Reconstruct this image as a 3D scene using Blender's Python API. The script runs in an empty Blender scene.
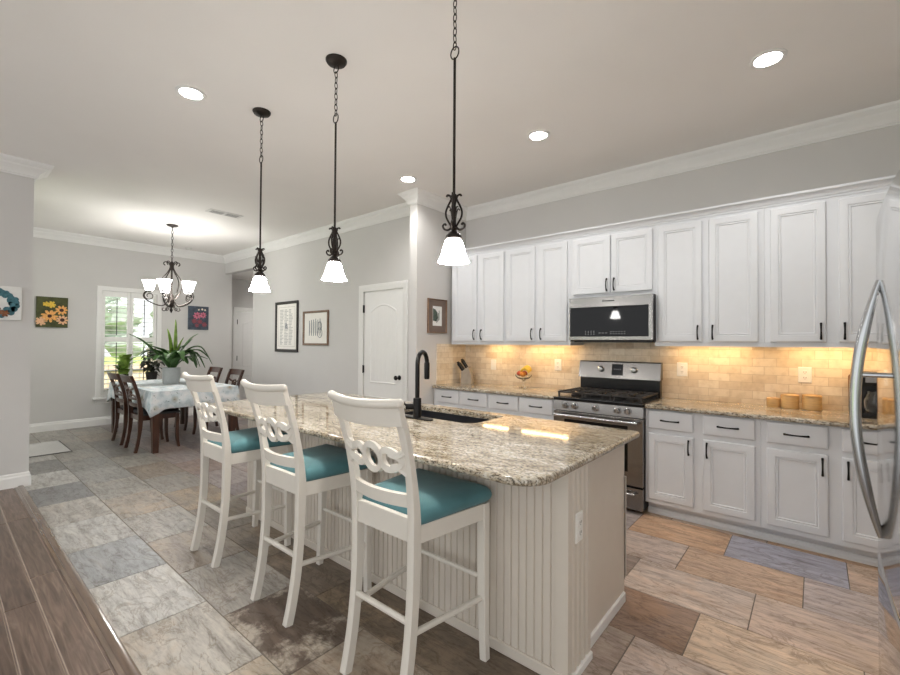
import bpy, bmesh, math, random
from mathutils import Vector, Matrix
random.seed(7)
PI = math.pi
SC = bpy.context.scene
COL = SC.collection

def lin(r, g, b):
    def f(c):
        c /= 255.0
        return c / 12.92 if c <= 0.04045 else ((c + 0.055) / 1.055) ** 2.4
    return (f(r), f(g), f(b), 1.0)

# ------------------------------------------------------------------ camera
cam = bpy.data.cameras.new('camera')
cam_o = bpy.data.objects.new('camera', cam)
COL.objects.link(cam_o)
yaw, pitch, roll = math.radians(40.02), math.radians(0.753), math.radians(0.353)
fwd = Vector((-math.sin(yaw) * math.cos(pitch), math.cos(yaw) * math.cos(pitch), math.sin(pitch)))
rgt = Vector((math.cos(yaw), math.sin(yaw), 0))
upv = rgt.cross(fwd)
r2 = rgt * math.cos(roll) + upv * math.sin(roll)
u2 = -rgt * math.sin(roll) + upv * math.cos(roll)
m3 = Matrix((r2, u2, -fwd)).transposed()
cam_o.matrix_world = Matrix.Translation((0, 0, 1.37)) @ m3.to_4x4()
cam.sensor_fit = 'HORIZONTAL'
cam.sensor_width = 36.0
cam.lens = 434.35 / 900 * 36.0
cam.clip_start = 0.02
cam.clip_end = 200
SC.camera = cam_o

# ------------------------------------------------------------------ sky, exposure
world = bpy.data.worlds.new('sky')
SC.world = world
world.use_nodes = True
bg = world.node_tree.nodes['Background']
bg.inputs['Color'].default_value = (0.955, 0.98, 1.0, 1)
bg.inputs['Strength'].default_value = 1.3
SC.view_settings.view_transform = 'Standard'
SC.view_settings.look = 'None'
SC.view_settings.gamma = 1.0
SC.view_settings.use_curve_mapping = False
SC.view_settings.exposure = 0.15
sun = bpy.data.lights.new('sun', 'SUN'); sun.energy = 7.0; sun.angle = math.radians(1.0); sun.color = (1.0, 0.97, 0.92)
sun_o = bpy.data.objects.new('sun', sun); COL.objects.link(sun_o)
sun_o.rotation_euler = Vector((-0.57, -0.50, -0.95)).to_track_quat('-Z', 'Y').to_euler()
try:
    SC.cycles.max_bounces = 10
    SC.cycles.diffuse_bounces = 6
    SC.cycles.use_denoising = True
    SC.cycles.sample_clamp_indirect = 6.0
except Exception:
    pass
CAN_W, PENDANT_E, CHANDELIER_E, STRIP_E = 12.5, 50.0, 9.0, 24.0

# ------------------------------------------------------------------ materials
M = {}
def nodes_of(name):
    m = bpy.data.materials.new(name)
    m.use_nodes = True
    nt = m.node_tree
    return m, nt, nt.nodes, nt.links, nt.nodes['Principled BSDF']

def mat(name, col, rough=0.5, metal=0.0, var=0.04, scale=12.0, bump=0.0, bscale=None, stretch=None, coat=0.0, spec=None, sheen=0.0):
    """principled material whose colour wanders a little with a noise texture"""
    m, nt, N, L, p = nodes_of(name)
    tc = N.new('ShaderNodeTexCoord')
    src = tc.outputs['Object']
    if stretch:
        mp = N.new('ShaderNodeMapping'); mp.inputs['Scale'].default_value = stretch
        L.new(src, mp.inputs['Vector']); src = mp.outputs['Vector']
    no = N.new('ShaderNodeTexNoise'); no.inputs['Scale'].default_value = scale; no.inputs['Detail'].default_value = 5
    L.new(src, no.inputs['Vector'])
    rp = N.new('ShaderNodeValToRGB')
    c = col
    rp.color_ramp.elements[0].position = 0.3; rp.color_ramp.elements[1].position = 0.7
    rp.color_ramp.elements[0].color = (c[0] * (1 - var), c[1] * (1 - var), c[2] * (1 - var), 1)
    rp.color_ramp.elements[1].color = (min(1, c[0] * (1 + var)), min(1, c[1] * (1 + var)), min(1, c[2] * (1 + var)), 1)
    L.new(no.outputs['Fac'], rp.inputs['Fac']); L.new(rp.outputs['Color'], p.inputs['Base Color'])
    p.inputs['Roughness'].default_value = rough
    p.inputs['Metallic'].default_value = metal
    if coat: p.inputs['Coat Weight'].default_value = coat; p.inputs['Coat Roughness'].default_value = 0.1
    if spec is not None: p.inputs['Specular IOR Level'].default_value = spec
    if sheen: p.inputs['Sheen Weight'].default_value = sheen
    if bump:
        b = N.new('ShaderNodeBump'); b.inputs['Strength'].default_value = bump; b.inputs['Distance'].default_value = 0.004
        n2 = no
        if bscale:
            n2 = N.new('ShaderNodeTexNoise'); n2.inputs['Scale'].default_value = bscale; L.new(src, n2.inputs['Vector'])
        L.new(n2.outputs['Fac'], b.inputs['Height']); L.new(b.outputs['Normal'], p.inputs['Normal'])
    M[name] = m
    return m

def glow(name, col, strength):
    m, nt, N, L, p = nodes_of(name)
    p.inputs['Base Color'].default_value = (0.9, 0.9, 0.88, 1)
    p.inputs['Emission Color'].default_value = col
    p.inputs['Emission Strength'].default_value = strength
    p.inputs['Roughness'].default_value = 0.4
    M[name] = m
    return m

mat('wall_paint', lin(206, 204, 201), 0.75, var=0.012, scale=3, bump=0.05, bscale=180)
mat('ceiling_paint', lin(236, 233, 229), 0.85, var=0.012, scale=2, bump=0.05, bscale=120)
mat('trim_paint', lin(232, 231, 228), 0.4, var=0.01)
mat('cabinet_paint', lin(213, 215, 218), 0.38, var=0.012)
mat('island_paint', lin(212, 203, 191), 0.42, var=0.015)
mat('stool_paint', lin(223, 217, 207), 0.38, var=0.015)
mat('teal_fabric', lin(76, 122, 128), 0.85, var=0.14, scale=9, bump=0.15, bscale=420, sheen=0.2)
mat('black_metal', lin(28, 27, 27), 0.38, metal=0.7, var=0.1)
mat('bronze', lin(52, 46, 42), 0.42, metal=0.8, var=0.2, scale=30)
mat('steel', lin(142, 139, 136), 0.25, metal=1.0, var=0.04, scale=4, stretch=(1, 60, 60))
mat('steel_fridge', lin(196, 196, 196), 0.075, metal=1.0, var=0.02, scale=3, stretch=(60, 1, 60))
mat('steel_handle', lin(186, 187, 188), 0.2, metal=1.0, var=0.03)
mat('black_glass', lin(10, 10, 11), 0.04, var=0.1, spec=0.28)
mat('black_enamel', lin(16, 16, 17), 0.2, var=0.1)
mat('cast_iron', lin(38, 34, 31), 0.55, var=0.2, scale=40, bump=0.1)
mat('appliance_side', lin(24, 23, 23), 0.5, var=0.1)
mat('display', lin(14, 20, 34), 0.1, var=0.1)
mat('mark_grey', lin(140, 140, 142), 0.4, var=0.05)
mat('mark_dark', lin(60, 60, 62), 0.4, var=0.05)
mat('sink_composite', lin(26, 27, 32), 0.35, var=0.2, scale=200)
mat('outlet_plastic', lin(236, 234, 228), 0.35, var=0.01)
mat('slot_dark', lin(60, 58, 55), 0.5, var=0.05)
mat('dark_wood', lin(66, 38, 25), 0.28, var=0.35, scale=8, stretch=(3, 3, 0.6), coat=0.3)
mat('seat_leather', lin(44, 46, 48), 0.5, var=0.15, scale=20)
mat('bamboo', lin(196, 158, 104), 0.45, var=0.14, scale=14, stretch=(1, 1, 6))
mat('walnut_board', lin(120, 84, 48), 0.5, var=0.2, scale=10, stretch=(4, 4, 0.7))
mat('knife_wood', lin(150, 140, 126), 0.5, var=0.15, scale=12)
mat('pot_glaze', lin(176, 180, 180), 0.45, var=0.05, scale=40, bump=0.1)
mat('soil', lin(50, 38, 28), 0.9, var=0.4, scale=60)
mat('leaf_bright', lin(122, 152, 66), 0.45, var=0.35, scale=16)
mat('leaf_mid', lin(64, 96, 48), 0.45, var=0.35, scale=16)
mat('leaf_dark', lin(42, 46, 32), 0.45, var=0.4, scale=16)
mat('petal_cream', lin(236, 226, 204), 0.6, var=0.06)
mat('grey_rug', lin(190, 188, 184), 0.95, var=0.06, scale=60, bump=0.3, bscale=300)
mat('rug_edge_shade', lin(108, 106, 104), 0.95, var=0.06, scale=60)
mat('mat_board', lin(236, 233, 226), 0.8, var=0.02)
mat('canvas_white', lin(226, 226, 222), 0.8, var=0.03, scale=30)
mat('wreath_teal', lin(66, 112, 122), 0.75, var=0.35, scale=40)
mat('paint_brown', lin(128, 84, 58), 0.75, var=0.3, scale=60)
mat('canvas_green', lin(70, 74, 40), 0.75, var=0.4, scale=14)
mat('petal_orange', lin(234, 172, 98), 0.7, var=0.2, scale=60)
mat('petal_yellow', lin(226, 190, 70), 0.7, var=0.2, scale=60)
mat('petal_peach', lin(228, 180, 140), 0.7, var=0.15, scale=60)
mat('flower_eye', lin(64, 34, 24), 0.7, var=0.3, scale=60)
mat('canvas_slate', lin(70, 80, 92), 0.75, var=0.4, scale=14)
mat('petal_pink', lin(206, 116, 138), 0.7, var=0.3, scale=70)
mat('petal_dusky', lin(142, 74, 84), 0.7, var=0.3, scale=70)
mat('ink_grey', lin(120, 126, 130), 0.8, var=0.25, scale=50)
mat('ink_pale', lin(188, 187, 183), 0.8, var=0.12, scale=40)
mat('frame_black', lin(40, 37, 36), 0.4, var=0.1)
mat('frame_brown', lin(118, 92, 72), 0.45, var=0.2, scale=20)
mat('mat_brown', lin(118, 102, 92), 0.8, var=0.06)
mat('print_green', lin(78, 92, 84), 0.8, var=0.3, scale=40)
mat('vent_metal', lin(214, 212, 208), 0.5, var=0.02)
mat('vent_slot', lin(150, 148, 145), 0.6, var=0.05)
mat('lawn_grass', lin(150, 170, 92), 0.9, var=0.3, scale=4)
mat('bark', lin(92, 76, 60), 0.9, var=0.3, scale=10)
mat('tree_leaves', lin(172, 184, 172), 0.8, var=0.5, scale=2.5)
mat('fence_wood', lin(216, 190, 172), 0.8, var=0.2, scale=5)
mat('fence_iron', lin(50, 52, 52), 0.5, var=0.1)
mat('banana', lin(206, 176, 62), 0.5, var=0.15, scale=30)
mat('apple', lin(160, 62, 34), 0.35, var=0.35, scale=20)
mat('orange_fruit', lin(212, 130, 40), 0.45, var=0.1, scale=60, bump=0.1)
mat('groove_shadowless', lin(226, 222, 214), 0.5, var=0.01)
mat('wood_edge', lin(112, 94, 80), 0.14, var=0.22, scale=7, stretch=(0.7, 8, 8), coat=0.3)

glow('lamp_glass', (1.0, 0.975, 0.945, 1), PENDANT_E)
glow('chandelier_glass', (1.0, 0.985, 0.96, 1), CHANDELIER_E)
glow('can_lens', (1.0, 0.975, 0.945, 1), CAN_W * 4)
glow('strip_lens', (1.0, 0.63, 0.28, 1), STRIP_E)

def glass(name, col, rough=0.0):
    m, nt, N, L, p = nodes_of(name)
    p.inputs['Base Color'].default_value = col
    p.inputs['Roughness'].default_value = rough
    p.inputs['Transmission Weight'].default_value = 1.0
    p.inputs['IOR'].default_value = 1.45
    M[name] = m
glass('clear_glass', (0.97, 0.99, 0.98, 1))

def pane_mat():
    m, nt, N, L, p = nodes_of('pane_glass')
    tr = N.new('ShaderNodeBsdfTransparent'); gl = N.new('ShaderNodeBsdfGlossy'); gl.inputs['Roughness'].default_value = 0.02
    fr = N.new('ShaderNodeFresnel'); fr.inputs['IOR'].default_value = 1.12
    mx = N.new('ShaderNodeMixShader')
    L.new(fr.outputs[0], mx.inputs[0]); L.new(tr.outputs[0], mx.inputs[1]); L.new(gl.outputs[0], mx.inputs[2])
    L.new(mx.outputs[0], N['Material Output'].inputs['Surface'])
    M['pane_glass'] = m
pane_mat()

def ramp(N, stops):
    r = N.new('ShaderNodeValToRGB')
    e = r.color_ramp.elements
    while len(e) < len(stops): e.new(0.5)
    for k, (pos, c) in enumerate(stops):
        e[k].position = pos; e[k].color = c
    return r

def granite():
    m, nt, N, L, p = nodes_of('granite')
    tc = N.new('ShaderNodeTexCoord')
    mp = N.new('ShaderNodeMapping'); mp.inputs['Scale'].default_value = (0.48, 1.5, 1.0); mp.inputs['Rotation'].default_value = (0, 0, 0.12)
    L.new(tc.outputs['Object'], mp.inputs['Vector'])
    n1 = N.new('ShaderNodeTexNoise'); n1.inputs['Scale'].default_value = 44; n1.inputs['Detail'].default_value = 8; n1.inputs['Roughness'].default_value = 0.7
    L.new(mp.outputs[0], n1.inputs['Vector'])
    r1 = ramp(N, [(0.30, lin(88, 76, 64)), (0.40, lin(150, 137, 118)), (0.48, lin(188, 177, 157)), (0.58, lin(208, 202, 189)), (0.75, lin(224, 222, 217))])
    L.new(n1.outputs['Fac'], r1.inputs['Fac'])
    n2 = N.new('ShaderNodeTexNoise'); n2.inputs['Scale'].default_value = 125; n2.inputs['Detail'].default_value = 6; n2.inputs['Roughness'].default_value = 0.75
    L.new(mp.outputs[0], n2.inputs['Vector'])
    r2_ = ramp(N, [(0.39, lin(48, 43, 40)), (0.445, lin(126, 116, 104)), (0.49, (1, 1, 1, 1))])
    L.new(n2.outputs['Fac'], r2_.inputs['Fac'])
    mx = N.new('ShaderNodeMix'); mx.data_type = 'RGBA'; mx.blend_type = 'MULTIPLY'; mx.inputs[0].default_value = 0.9
    L.new(r1.outputs[0], mx.inputs[6]); L.new(r2_.outputs[0], mx.inputs[7])
    n3 = N.new('ShaderNodeTexNoise'); n3.inputs['Scale'].default_value = 4.5; n3.inputs['Detail'].default_value = 4
    L.new(mp.outputs[0], n3.inputs['Vector'])
    r3 = ramp(N, [(0.42, lin(196, 184, 166)), (0.6, (1, 1, 1, 1))])
    L.new(n3.outputs['Fac'], r3.inputs['Fac'])
    mx2 = N.new('ShaderNodeMix'); mx2.data_type = 'RGBA'; mx2.blend_type = 'MULTIPLY'; mx2.inputs[0].default_value = 0.55
    L.new(mx.outputs[2], mx2.inputs[6]); L.new(r3.outputs[0], mx2.inputs[7])
    L.new(mx2.outputs[2], p.inputs['Base Color'])
    p.inputs['Roughness'].default_value = 0.06
    M['granite'] = m
granite()

def tile_floor():
    m, nt, N, L, p = nodes_of('slate_tile')
    tc = N.new('ShaderNodeTexCoord')
    tint = N.new('ShaderNodeAttribute'); tint.attribute_name = 'tint'
    rnd = N.new('ShaderNodeAttribute'); rnd.attribute_name = 'rnd'
    off = N.new('ShaderNodeVectorMath'); off.operation = 'MULTIPLY_ADD'
    L.new(rnd.outputs['Color'], off.inputs[0]); off.inputs[1].default_value = (37, 53, 71); L.new(tc.outputs['Object'], off.inputs[2])
    mp = N.new('ShaderNodeMapping'); mp.inputs['Scale'].default_value = (1.3, 7.0, 1); mp.inputs['Rotation'].default_value = (0, 0, 0.24)
    L.new(off.outputs[0], mp.inputs['Vector'])
    n1 = N.new('ShaderNodeTexNoise'); n1.inputs['Scale'].default_value = 3.4; n1.inputs['Detail'].default_value = 10; n1.inputs['Roughness'].default_value = 0.74; n1.inputs['Distortion'].default_value = 0.35
    L.new(mp.outputs[0], n1.inputs['Vector'])
    r1 = ramp(N, [(0.33, (0.42, 0.38, 0.35, 1)), (0.43, (0.78, 0.76, 0.74, 1)), (0.53, (1.06, 1.06, 1.05, 1)), (0.66, (1.30, 1.29, 1.26, 1))])
    L.new(n1.outputs['Fac'], r1.inputs['Fac'])
    mul = N.new('ShaderNodeMix'); mul.data_type = 'RGBA'; mul.blend_type = 'MULTIPLY'; mul.inputs[0].default_value = 0.95
    L.new(tint.outputs['Color'], mul.inputs[6]); L.new(r1.outputs[0], mul.inputs[7])
    # rust and cream clouds, per tile strength in rnd blue
    n2 = N.new('ShaderNodeTexNoise'); n2.inputs['Scale'].default_value = 3.6; n2.inputs['Detail'].default_value = 8; n2.inputs['Roughness'].default_value = 0.7
    L.new(off.outputs[0], n2.inputs['Vector'])
    r2_ = ramp(N, [(0.50, (0, 0, 0, 1)), (0.60, (1, 1, 1, 1))])
    L.new(n2.outputs['Fac'], r2_.inputs['Fac'])
    sep = N.new('ShaderNodeSeparateColor'); L.new(rnd.outputs['Color'], sep.inputs[0])
    ml = N.new('ShaderNodeMath'); ml.operation = 'MULTIPLY'; L.new(r2_.outputs[0], ml.inputs[0]); L.new(sep.outputs[2], ml.inputs[1])
    mx = N.new('ShaderNodeMix'); mx.data_type = 'RGBA'; L.new(ml.outputs[0], mx.inputs[0])
    L.new(mul.outputs[2], mx.inputs[6]); cla = N.new('ShaderNodeAttribute'); cla.attribute_name = 'cloud'; L.new(cla.outputs['Color'], mx.inputs[7])
    # dark mottling
    n3 = N.new('ShaderNodeTexNoise'); n3.inputs['Scale'].default_value = 9; n3.inputs['Detail'].default_value = 8; n3.inputs['Roughness'].default_value = 0.75
    L.new(off.outputs[0], n3.inputs['Vector'])
    r3 = ramp(N, [(0.34, (0.50, 0.46, 0.43, 1)), (0.46, (1, 1, 1, 1)), (0.60, (1, 1, 1, 1)), (0.68, (1.18, 1.17, 1.15, 1))])
    L.new(n3.outputs['Fac'], r3.inputs['Fac'])
    mx2 = N.new('ShaderNodeMix'); mx2.data_type = 'RGBA'; mx2.blend_type = 'MULTIPLY'; mx2.inputs[0].default_value = 0.5
    L.new(mx.outputs[2], mx2.inputs[6]); L.new(r3.outputs[0], mx2.inputs[7])
    n4 = N.new('ShaderNodeTexNoise'); n4.inputs['Scale'].default_value = 1.7; n4.inputs['Detail'].default_value = 6; n4.inputs['Roughness'].default_value = 0.6; n4.inputs['Distortion'].default_value = 1.2
    mp4 = N.new('ShaderNodeMapping'); mp4.inputs['Scale'].default_value = (1.5, 4.0, 1); mp4.inputs['Rotation'].default_value = (0, 0, 0.5)
    L.new(off.outputs[0], mp4.inputs['Vector']); L.new(mp4.outputs[0], n4.inputs['Vector'])
    r4 = ramp(N, [(0.0, (1, 1, 1, 1)), (0.475, (1, 1, 1, 1)), (0.497, (0.56, 0.49, 0.42, 1)), (0.52, (1, 1, 1, 1)), (0.62, (1.08, 1.06, 1.03, 1)), (0.7, (0.9, 0.84, 0.76, 1))]); L.new(n4.outputs['Fac'], r4.inputs['Fac'])
    mx4 = N.new('ShaderNodeMix'); mx4.data_type = 'RGBA'; mx4.blend_type = 'MULTIPLY'; mx4.inputs[0].default_value = 0.75
    L.new(mx2.outputs[2], mx4.inputs[6]); L.new(r4.outputs[0], mx4.inputs[7])
    L.new(mx4.outputs[2], p.inputs['Base Color'])
    rr = ramp(N, [(0.3, (0.28, 0.28, 0.28, 1)), (0.7, (0.46, 0.46, 0.46, 1))])
    L.new(n1.outputs['Fac'], rr.inputs['Fac']); L.new(rr.outputs[0], p.inputs['Roughness'])
    b = N.new('ShaderNodeBump'); b.inputs['Strength'].default_value = 0.40; b.inputs['Distance'].default_value = 0.006
    L.new(n1.outputs['Fac'], b.inputs['Height']); L.new(b.outputs[0], p.inputs['Normal'])
    M['slate_tile'] = m
tile_floor()
mat('grout', lin(122, 114, 104), 0.9, var=0.08, scale=60)

def plank_floor():
    m, nt, N, L, p = nodes_of('plank_wood')
    tc = N.new('ShaderNodeTexCoord')
    rnd = N.new('ShaderNodeAttribute'); rnd.attribute_name = 'rnd'
    off = N.new('ShaderNodeVectorMath'); off.operation = 'MULTIPLY_ADD'
    L.new(rnd.outputs['Color'], off.inputs[0]); off.inputs[1].default_value = (37, 53, 71); L.new(tc.outputs['Object'], off.inputs[2])
    mp = N.new('ShaderNodeMapping'); mp.inputs['Scale'].default_value = (1.2, 16, 1)
    L.new(off.outputs[0], mp.inputs['Vector'])
    n1 = N.new('ShaderNodeTexNoise'); n1.inputs['Scale'].default_value = 3; n1.inputs['Detail'].default_value = 8; n1.inputs['Distortion'].default_value = 1.2
    L.new(mp.outputs[0], n1.inputs['Vector'])
    r1 = ramp(N, [(0.3, lin(78, 62, 52)), (0.5, lin(104, 86, 74)), (0.72, lin(128, 110, 98))])
    L.new(n1.outputs['Fac'], r1.inputs['Fac'])
    sep = N.new('ShaderNodeSeparateColor'); L.new(rnd.outputs['Color'], sep.inputs[0])
    mr = N.new('ShaderNodeMapRange'); mr.inputs[3].default_value = 0.8; mr.inputs[4].default_value = 1.15
    L.new(sep.outputs[0], mr.inputs[0])
    hs = N.new('ShaderNodeHueSaturation'); L.new(mr.outputs[0], hs.inputs['Value']); L.new(r1.outputs[0], hs.inputs['Color'])
    L.new(hs.outputs[0], p.inputs['Base Color'])
    p.inputs['Roughness'].default_value = 0.32
    b = N.new('ShaderNodeBump'); b.inputs['Strength'].default_value = 0.12; b.inputs['Distance'].default_value = 0.003
    L.new(n1.outputs['Fac'], b.inputs['Height']); L.new(b.outputs[0], p.inputs['Normal'])
    M['plank_wood'] = m
plank_floor()
mat('plank_bevel_glint', lin(176, 160, 146), 0.25, var=0.1)  # paler tone paints the specular lines along the plank seams

def backsplash_mat(name, axis):
    m, nt, N, L, p = nodes_of(name)
    tc = N.new('ShaderNodeTexCoord'); sp = N.new('ShaderNodeSeparateXYZ'); cb = N.new('ShaderNodeCombineXYZ')
    L.new(tc.outputs['Object'], sp.inputs[0]); L.new(sp.outputs[axis], cb.inputs[0]); L.new(sp.outputs[2], cb.inputs[1])
    br = N.new('ShaderNodeTexBrick')
    br.inputs['Scale'].default_value = 1.0
    br.inputs['Brick Width'].default_value = 0.156; br.inputs['Row Height'].default_value = 0.0665
    br.inputs['Mortar Size'].default_value = 0.0022; br.inputs['Mortar Smooth'].default_value = 0.3; br.inputs['Bias'].default_value = -0.1
    br.inputs['Color1'].default_value = lin(230, 218, 197); br.inputs['Color2'].default_value = lin(210, 192, 165); br.inputs['Mortar'].default_value = lin(196, 180, 156)
    L.new(cb.outputs[0], br.inputs['Vector'])
    no = N.new('ShaderNodeTexNoise'); no.inputs['Scale'].default_value = 22; no.inputs['Detail'].default_value = 6
    L.new(tc.outputs['Object'], no.inputs['Vector'])
    r = ramp(N, [(0.32, (0.82, 0.79, 0.74, 1)), (0.55, (1, 1, 1, 1))]); L.new(no.outputs['Fac'], r.inputs['Fac'])
    mx = N.new('ShaderNodeMix'); mx.data_type = 'RGBA'; mx.blend_type = 'MULTIPLY'; mx.inputs[0].default_value = 0.7
    L.new(br.outputs['Color'], mx.inputs[6]); L.new(r.outputs[0], mx.inputs[7]); L.new(mx.outputs[2], p.inputs['Base Color'])
    p.inputs['Roughness'].default_value = 0.5
    b = N.new('ShaderNodeBump'); b.inputs['Strength'].default_value = 0.5; b.inputs['Distance'].default_value = 0.003; b.invert = True
    L.new(br.outputs['Fac'], b.inputs['Height']); L.new(b.outputs[0], p.inputs['Normal'])
    M[name] = m
backsplash_mat('travertine_x', 0)
backsplash_mat('travertine_y', 1)

def cloth_mat():
    m, nt, N, L, p = nodes_of('floral_cloth')
    tc = N.new('ShaderNodeTexCoord')
    n1 = N.new('ShaderNodeTexNoise'); n1.inputs['Scale'].default_value = 9; n1.inputs['Detail'].default_value = 4
    L.new(tc.outputs['Object'], n1.inputs['Vector'])
    r1 = ramp(N, [(0.38, lin(192, 205, 210)), (0.5, lin(218, 226, 229)), (0.62, lin(234, 236, 237))])
    L.new(n1.outputs['Fac'], r1.inputs['Fac'])
    vo = N.new('ShaderNodeTexVoronoi'); vo.inputs['Scale'].default_value = 5.5
    L.new(tc.outputs['Object'], vo.inputs['Vector'])
    r2_ = ramp(N, [(0.0, lin(196, 150, 104)), (0.08, lin(220, 206, 190)), (0.17, lin(236, 232, 224)), (0.27, (1, 1, 1, 1))])
    L.new(vo.outputs['Distance'], r2_.inputs['Fac'])
    mx = N.new('ShaderNodeMix'); mx.data_type = 'RGBA'; mx.blend_type = 'MULTIPLY'; mx.inputs[0].default_value = 1
    L.new(r1.outputs[0], mx.inputs[6]); L.new(r2_.outputs[0], mx.inputs[7])
    n3 = N.new('ShaderNodeTexNoise'); n3.inputs['Scale'].default_value = 16; n3.inputs['Detail'].default_value = 3; n3.inputs['Distortion'].default_value = 2
    L.new(tc.outputs['Object'], n3.inputs['Vector'])
    r3 = ramp(N, [(0.30, lin(120, 140, 136)), (0.37, (1, 1, 1, 1))]); L.new(n3.outputs['Fac'], r3.inputs['Fac'])
    mx2 = N.new('ShaderNodeMix'); mx2.data_type = 'RGBA'; mx2.blend_type = 'MULTIPLY'; mx2.inputs[0].default_value = 0.8
    L.new(mx.outputs[2], mx2.inputs[6]); L.new(r3.outputs[0], mx2.inputs[7])
    L.new(mx2.outputs[2], p.inputs['Base Color']); p.inputs['Roughness'].default_value = 0.8
    M['floral_cloth'] = m
cloth_mat()

# ------------------------------------------------------------------ mesh helper
class MB:
    def __init__(s):
        s.bm = bmesh.new(); s.lay = s.bm.faces.layers.int.new('done'); s.cur = 0; s.wn = False
    def setm(s, i):
        for f in s.bm.faces:
            if f[s.lay] == 0: f.material_index = s.cur; f[s.lay] = 1
        s.cur = i
    def box(s, x0, x1, y0, y1, z0, z1, bev=0.0, seg=2):
        v = [s.bm.verts.new((x, y, z)) for x in (x0, x1) for y in (y0, y1) for z in (z0, z1)]
        fs = [s.bm.faces.new([v[i] for i in q]) for q in ((0, 1, 3, 2), (4, 6, 7, 5), (0, 4, 5, 1), (2, 3, 7, 6), (0, 2, 6, 4), (1, 5, 7, 3))]
        if bev:
            s.wn = True
            es = list({e for f in fs for e in f.edges})
            bmesh.ops.bevel(s.bm, geom=es, offset=bev, segments=seg, affect='EDGES', profile=0.5)
        return s
    def quad(s, *pts):
        s.bm.faces.new([s.bm.verts.new(p) for p in pts]); return s
    def poly(s, pts): return s.quad(*pts)
    def loops(s, L, cap0=True, cap1=True, closed=False):
        """skin a stack of equal-length closed loops"""
        V = [[s.bm.verts.new(p) for p in l] for l in L]
        n = len(V[0]); K = len(V)
        for k in range(K if closed else K - 1):
            a, b = V[k], V[(k + 1) % K]
            for i in range(n):
                j = (i + 1) % n
                s.bm.faces.new((a[i], a[j], b[j], b[i]))
        if not closed:
            if cap0: s.bm.faces.new(V[0][::-1])
            if cap1: s.bm.faces.new(V[-1])
        return s
    def sweep(s, pts, sec, up=None, closed=False, scale=None, cap=True):
        """sec: list of (a,b) offsets; a along `up`-side, b along tangent x side"""
        P = [Vector(p) for p in pts]; n = len(P); L = []
        prev = None
        for i, p in enumerate(P):
            if closed: t = P[(i + 1) % n] - P[i - 1]
            else: t = P[min(i + 1, n - 1)] - P[max(i - 1, 0)]
            t.normalize()
            if up is not None:
                u = Vector(up); a = u - t * u.dot(t)
            else:
                if prev is None:
                    u = Vector((0, 0, 1)) if abs(t.z) < 0.9 else Vector((1, 0, 0))
                    a = u - t * u.dot(t)
                else:
                    a = prev - t * prev.dot(t)
            if a.length < 1e-6: a = t.orthogonal()
            a.normalize(); prev = a
            b = t.cross(a)
            k = scale[i] if scale else 1.0
            ka, kb = (k if isinstance(k, tuple) else (k, k))
            L.append([p + a * (q[0] * ka) + b * (q[1] * kb) for q in sec])
        s.loops(L, cap, cap, closed)
        return s
    def tube(s, pts, r, seg=10, closed=False, scale=None):
        sec = [(r * math.cos(2 * PI * k / seg), r * math.sin(2 * PI * k / seg)) for k in range(seg)]
        return s.sweep(pts, sec, None, closed, scale)
    def rod(s, a, b, r, seg=12, r1=None):
        return s.tube([a, b], r, seg, scale=[1.0, (r1 / r) if r1 is not None else 1.0])
    def lathe(s, prof, c=(0, 0, 0), seg=24, cap0=True, cap1=True, axis='z', squash=1.0):
        L = []
        for r, z in prof:
            l = []
            for k in range(seg):
                a = 2 * PI * k / seg; x, y = r * math.cos(a), r * math.sin(a) * squash
                if axis == 'z': q = (c[0] + x, c[1] + y, c[2] + z)
                elif axis == 'y': q = (c[0] + x, c[1] + z, c[2] + y)
                else: q = (c[0] + z, c[1] + x, c[2] + y)
                l.append(q)
            L.append(l)
        return s.loops(L, cap0, cap1)
    def ball(s, c, r, seg=14, rings=8, sq=(1, 1, 1)):
        L = []
        for i in range(1, rings):
            t = PI * i / rings
            L.append([(c[0] + sq[0] * r * math.sin(t) * math.cos(2 * PI * k / seg), c[1] + sq[1] * r * math.sin(t) * math.sin(2 * PI * k / seg), c[2] - sq[2] * r * math.cos(t)) for k in range(seg)])
        V = [[s.bm.verts.new(p) for p in l] for l in L]
        for a, b in zip(V, V[1:]):
            for i in range(seg):
                j = (i + 1) % seg; s.bm.faces.new((a[i], a[j], b[j], b[i]))
        bo = s.bm.verts.new((c[0], c[1], c[2] - sq[2] * r)); to = s.bm.verts.new((c[0], c[1], c[2] + sq[2] * r))
        for i in range(seg):
            j = (i + 1) % seg
            s.bm.faces.new((bo, V[0][j], V[0][i])); s.bm.faces.new((to, V[-1][i], V[-1][j]))
        return s
    def panel(s, x0, x1, z0, z1, y, prof, back=None, arch=0.0, n=1):
        """nested rectangles facing -y; prof = [(inset, depth)]; arch raises the top edge in the middle"""
        def ring(ins, d):
            a, b, c, e = x0 + ins, x1 - ins, z0 + ins, z1 - ins
            pts = [(a, y + d, c), (b, y + d, c), (b, y + d, e)]
            for k in range(1, n):
                t = k / n
                pts.append((b + (a - b) * t, y + d, e + arch * math.sin(PI * t)))
            pts.append((a, y + d, e))
            return pts
        L = [ring(i, d) for i, d in prof]
        if back is not None: L = [ring(prof[0][0], back)] + L
        return s.loops(L, back is not None, True)
    def xform(s, mtx):
        s.bm.transform(mtx); return s
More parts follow.
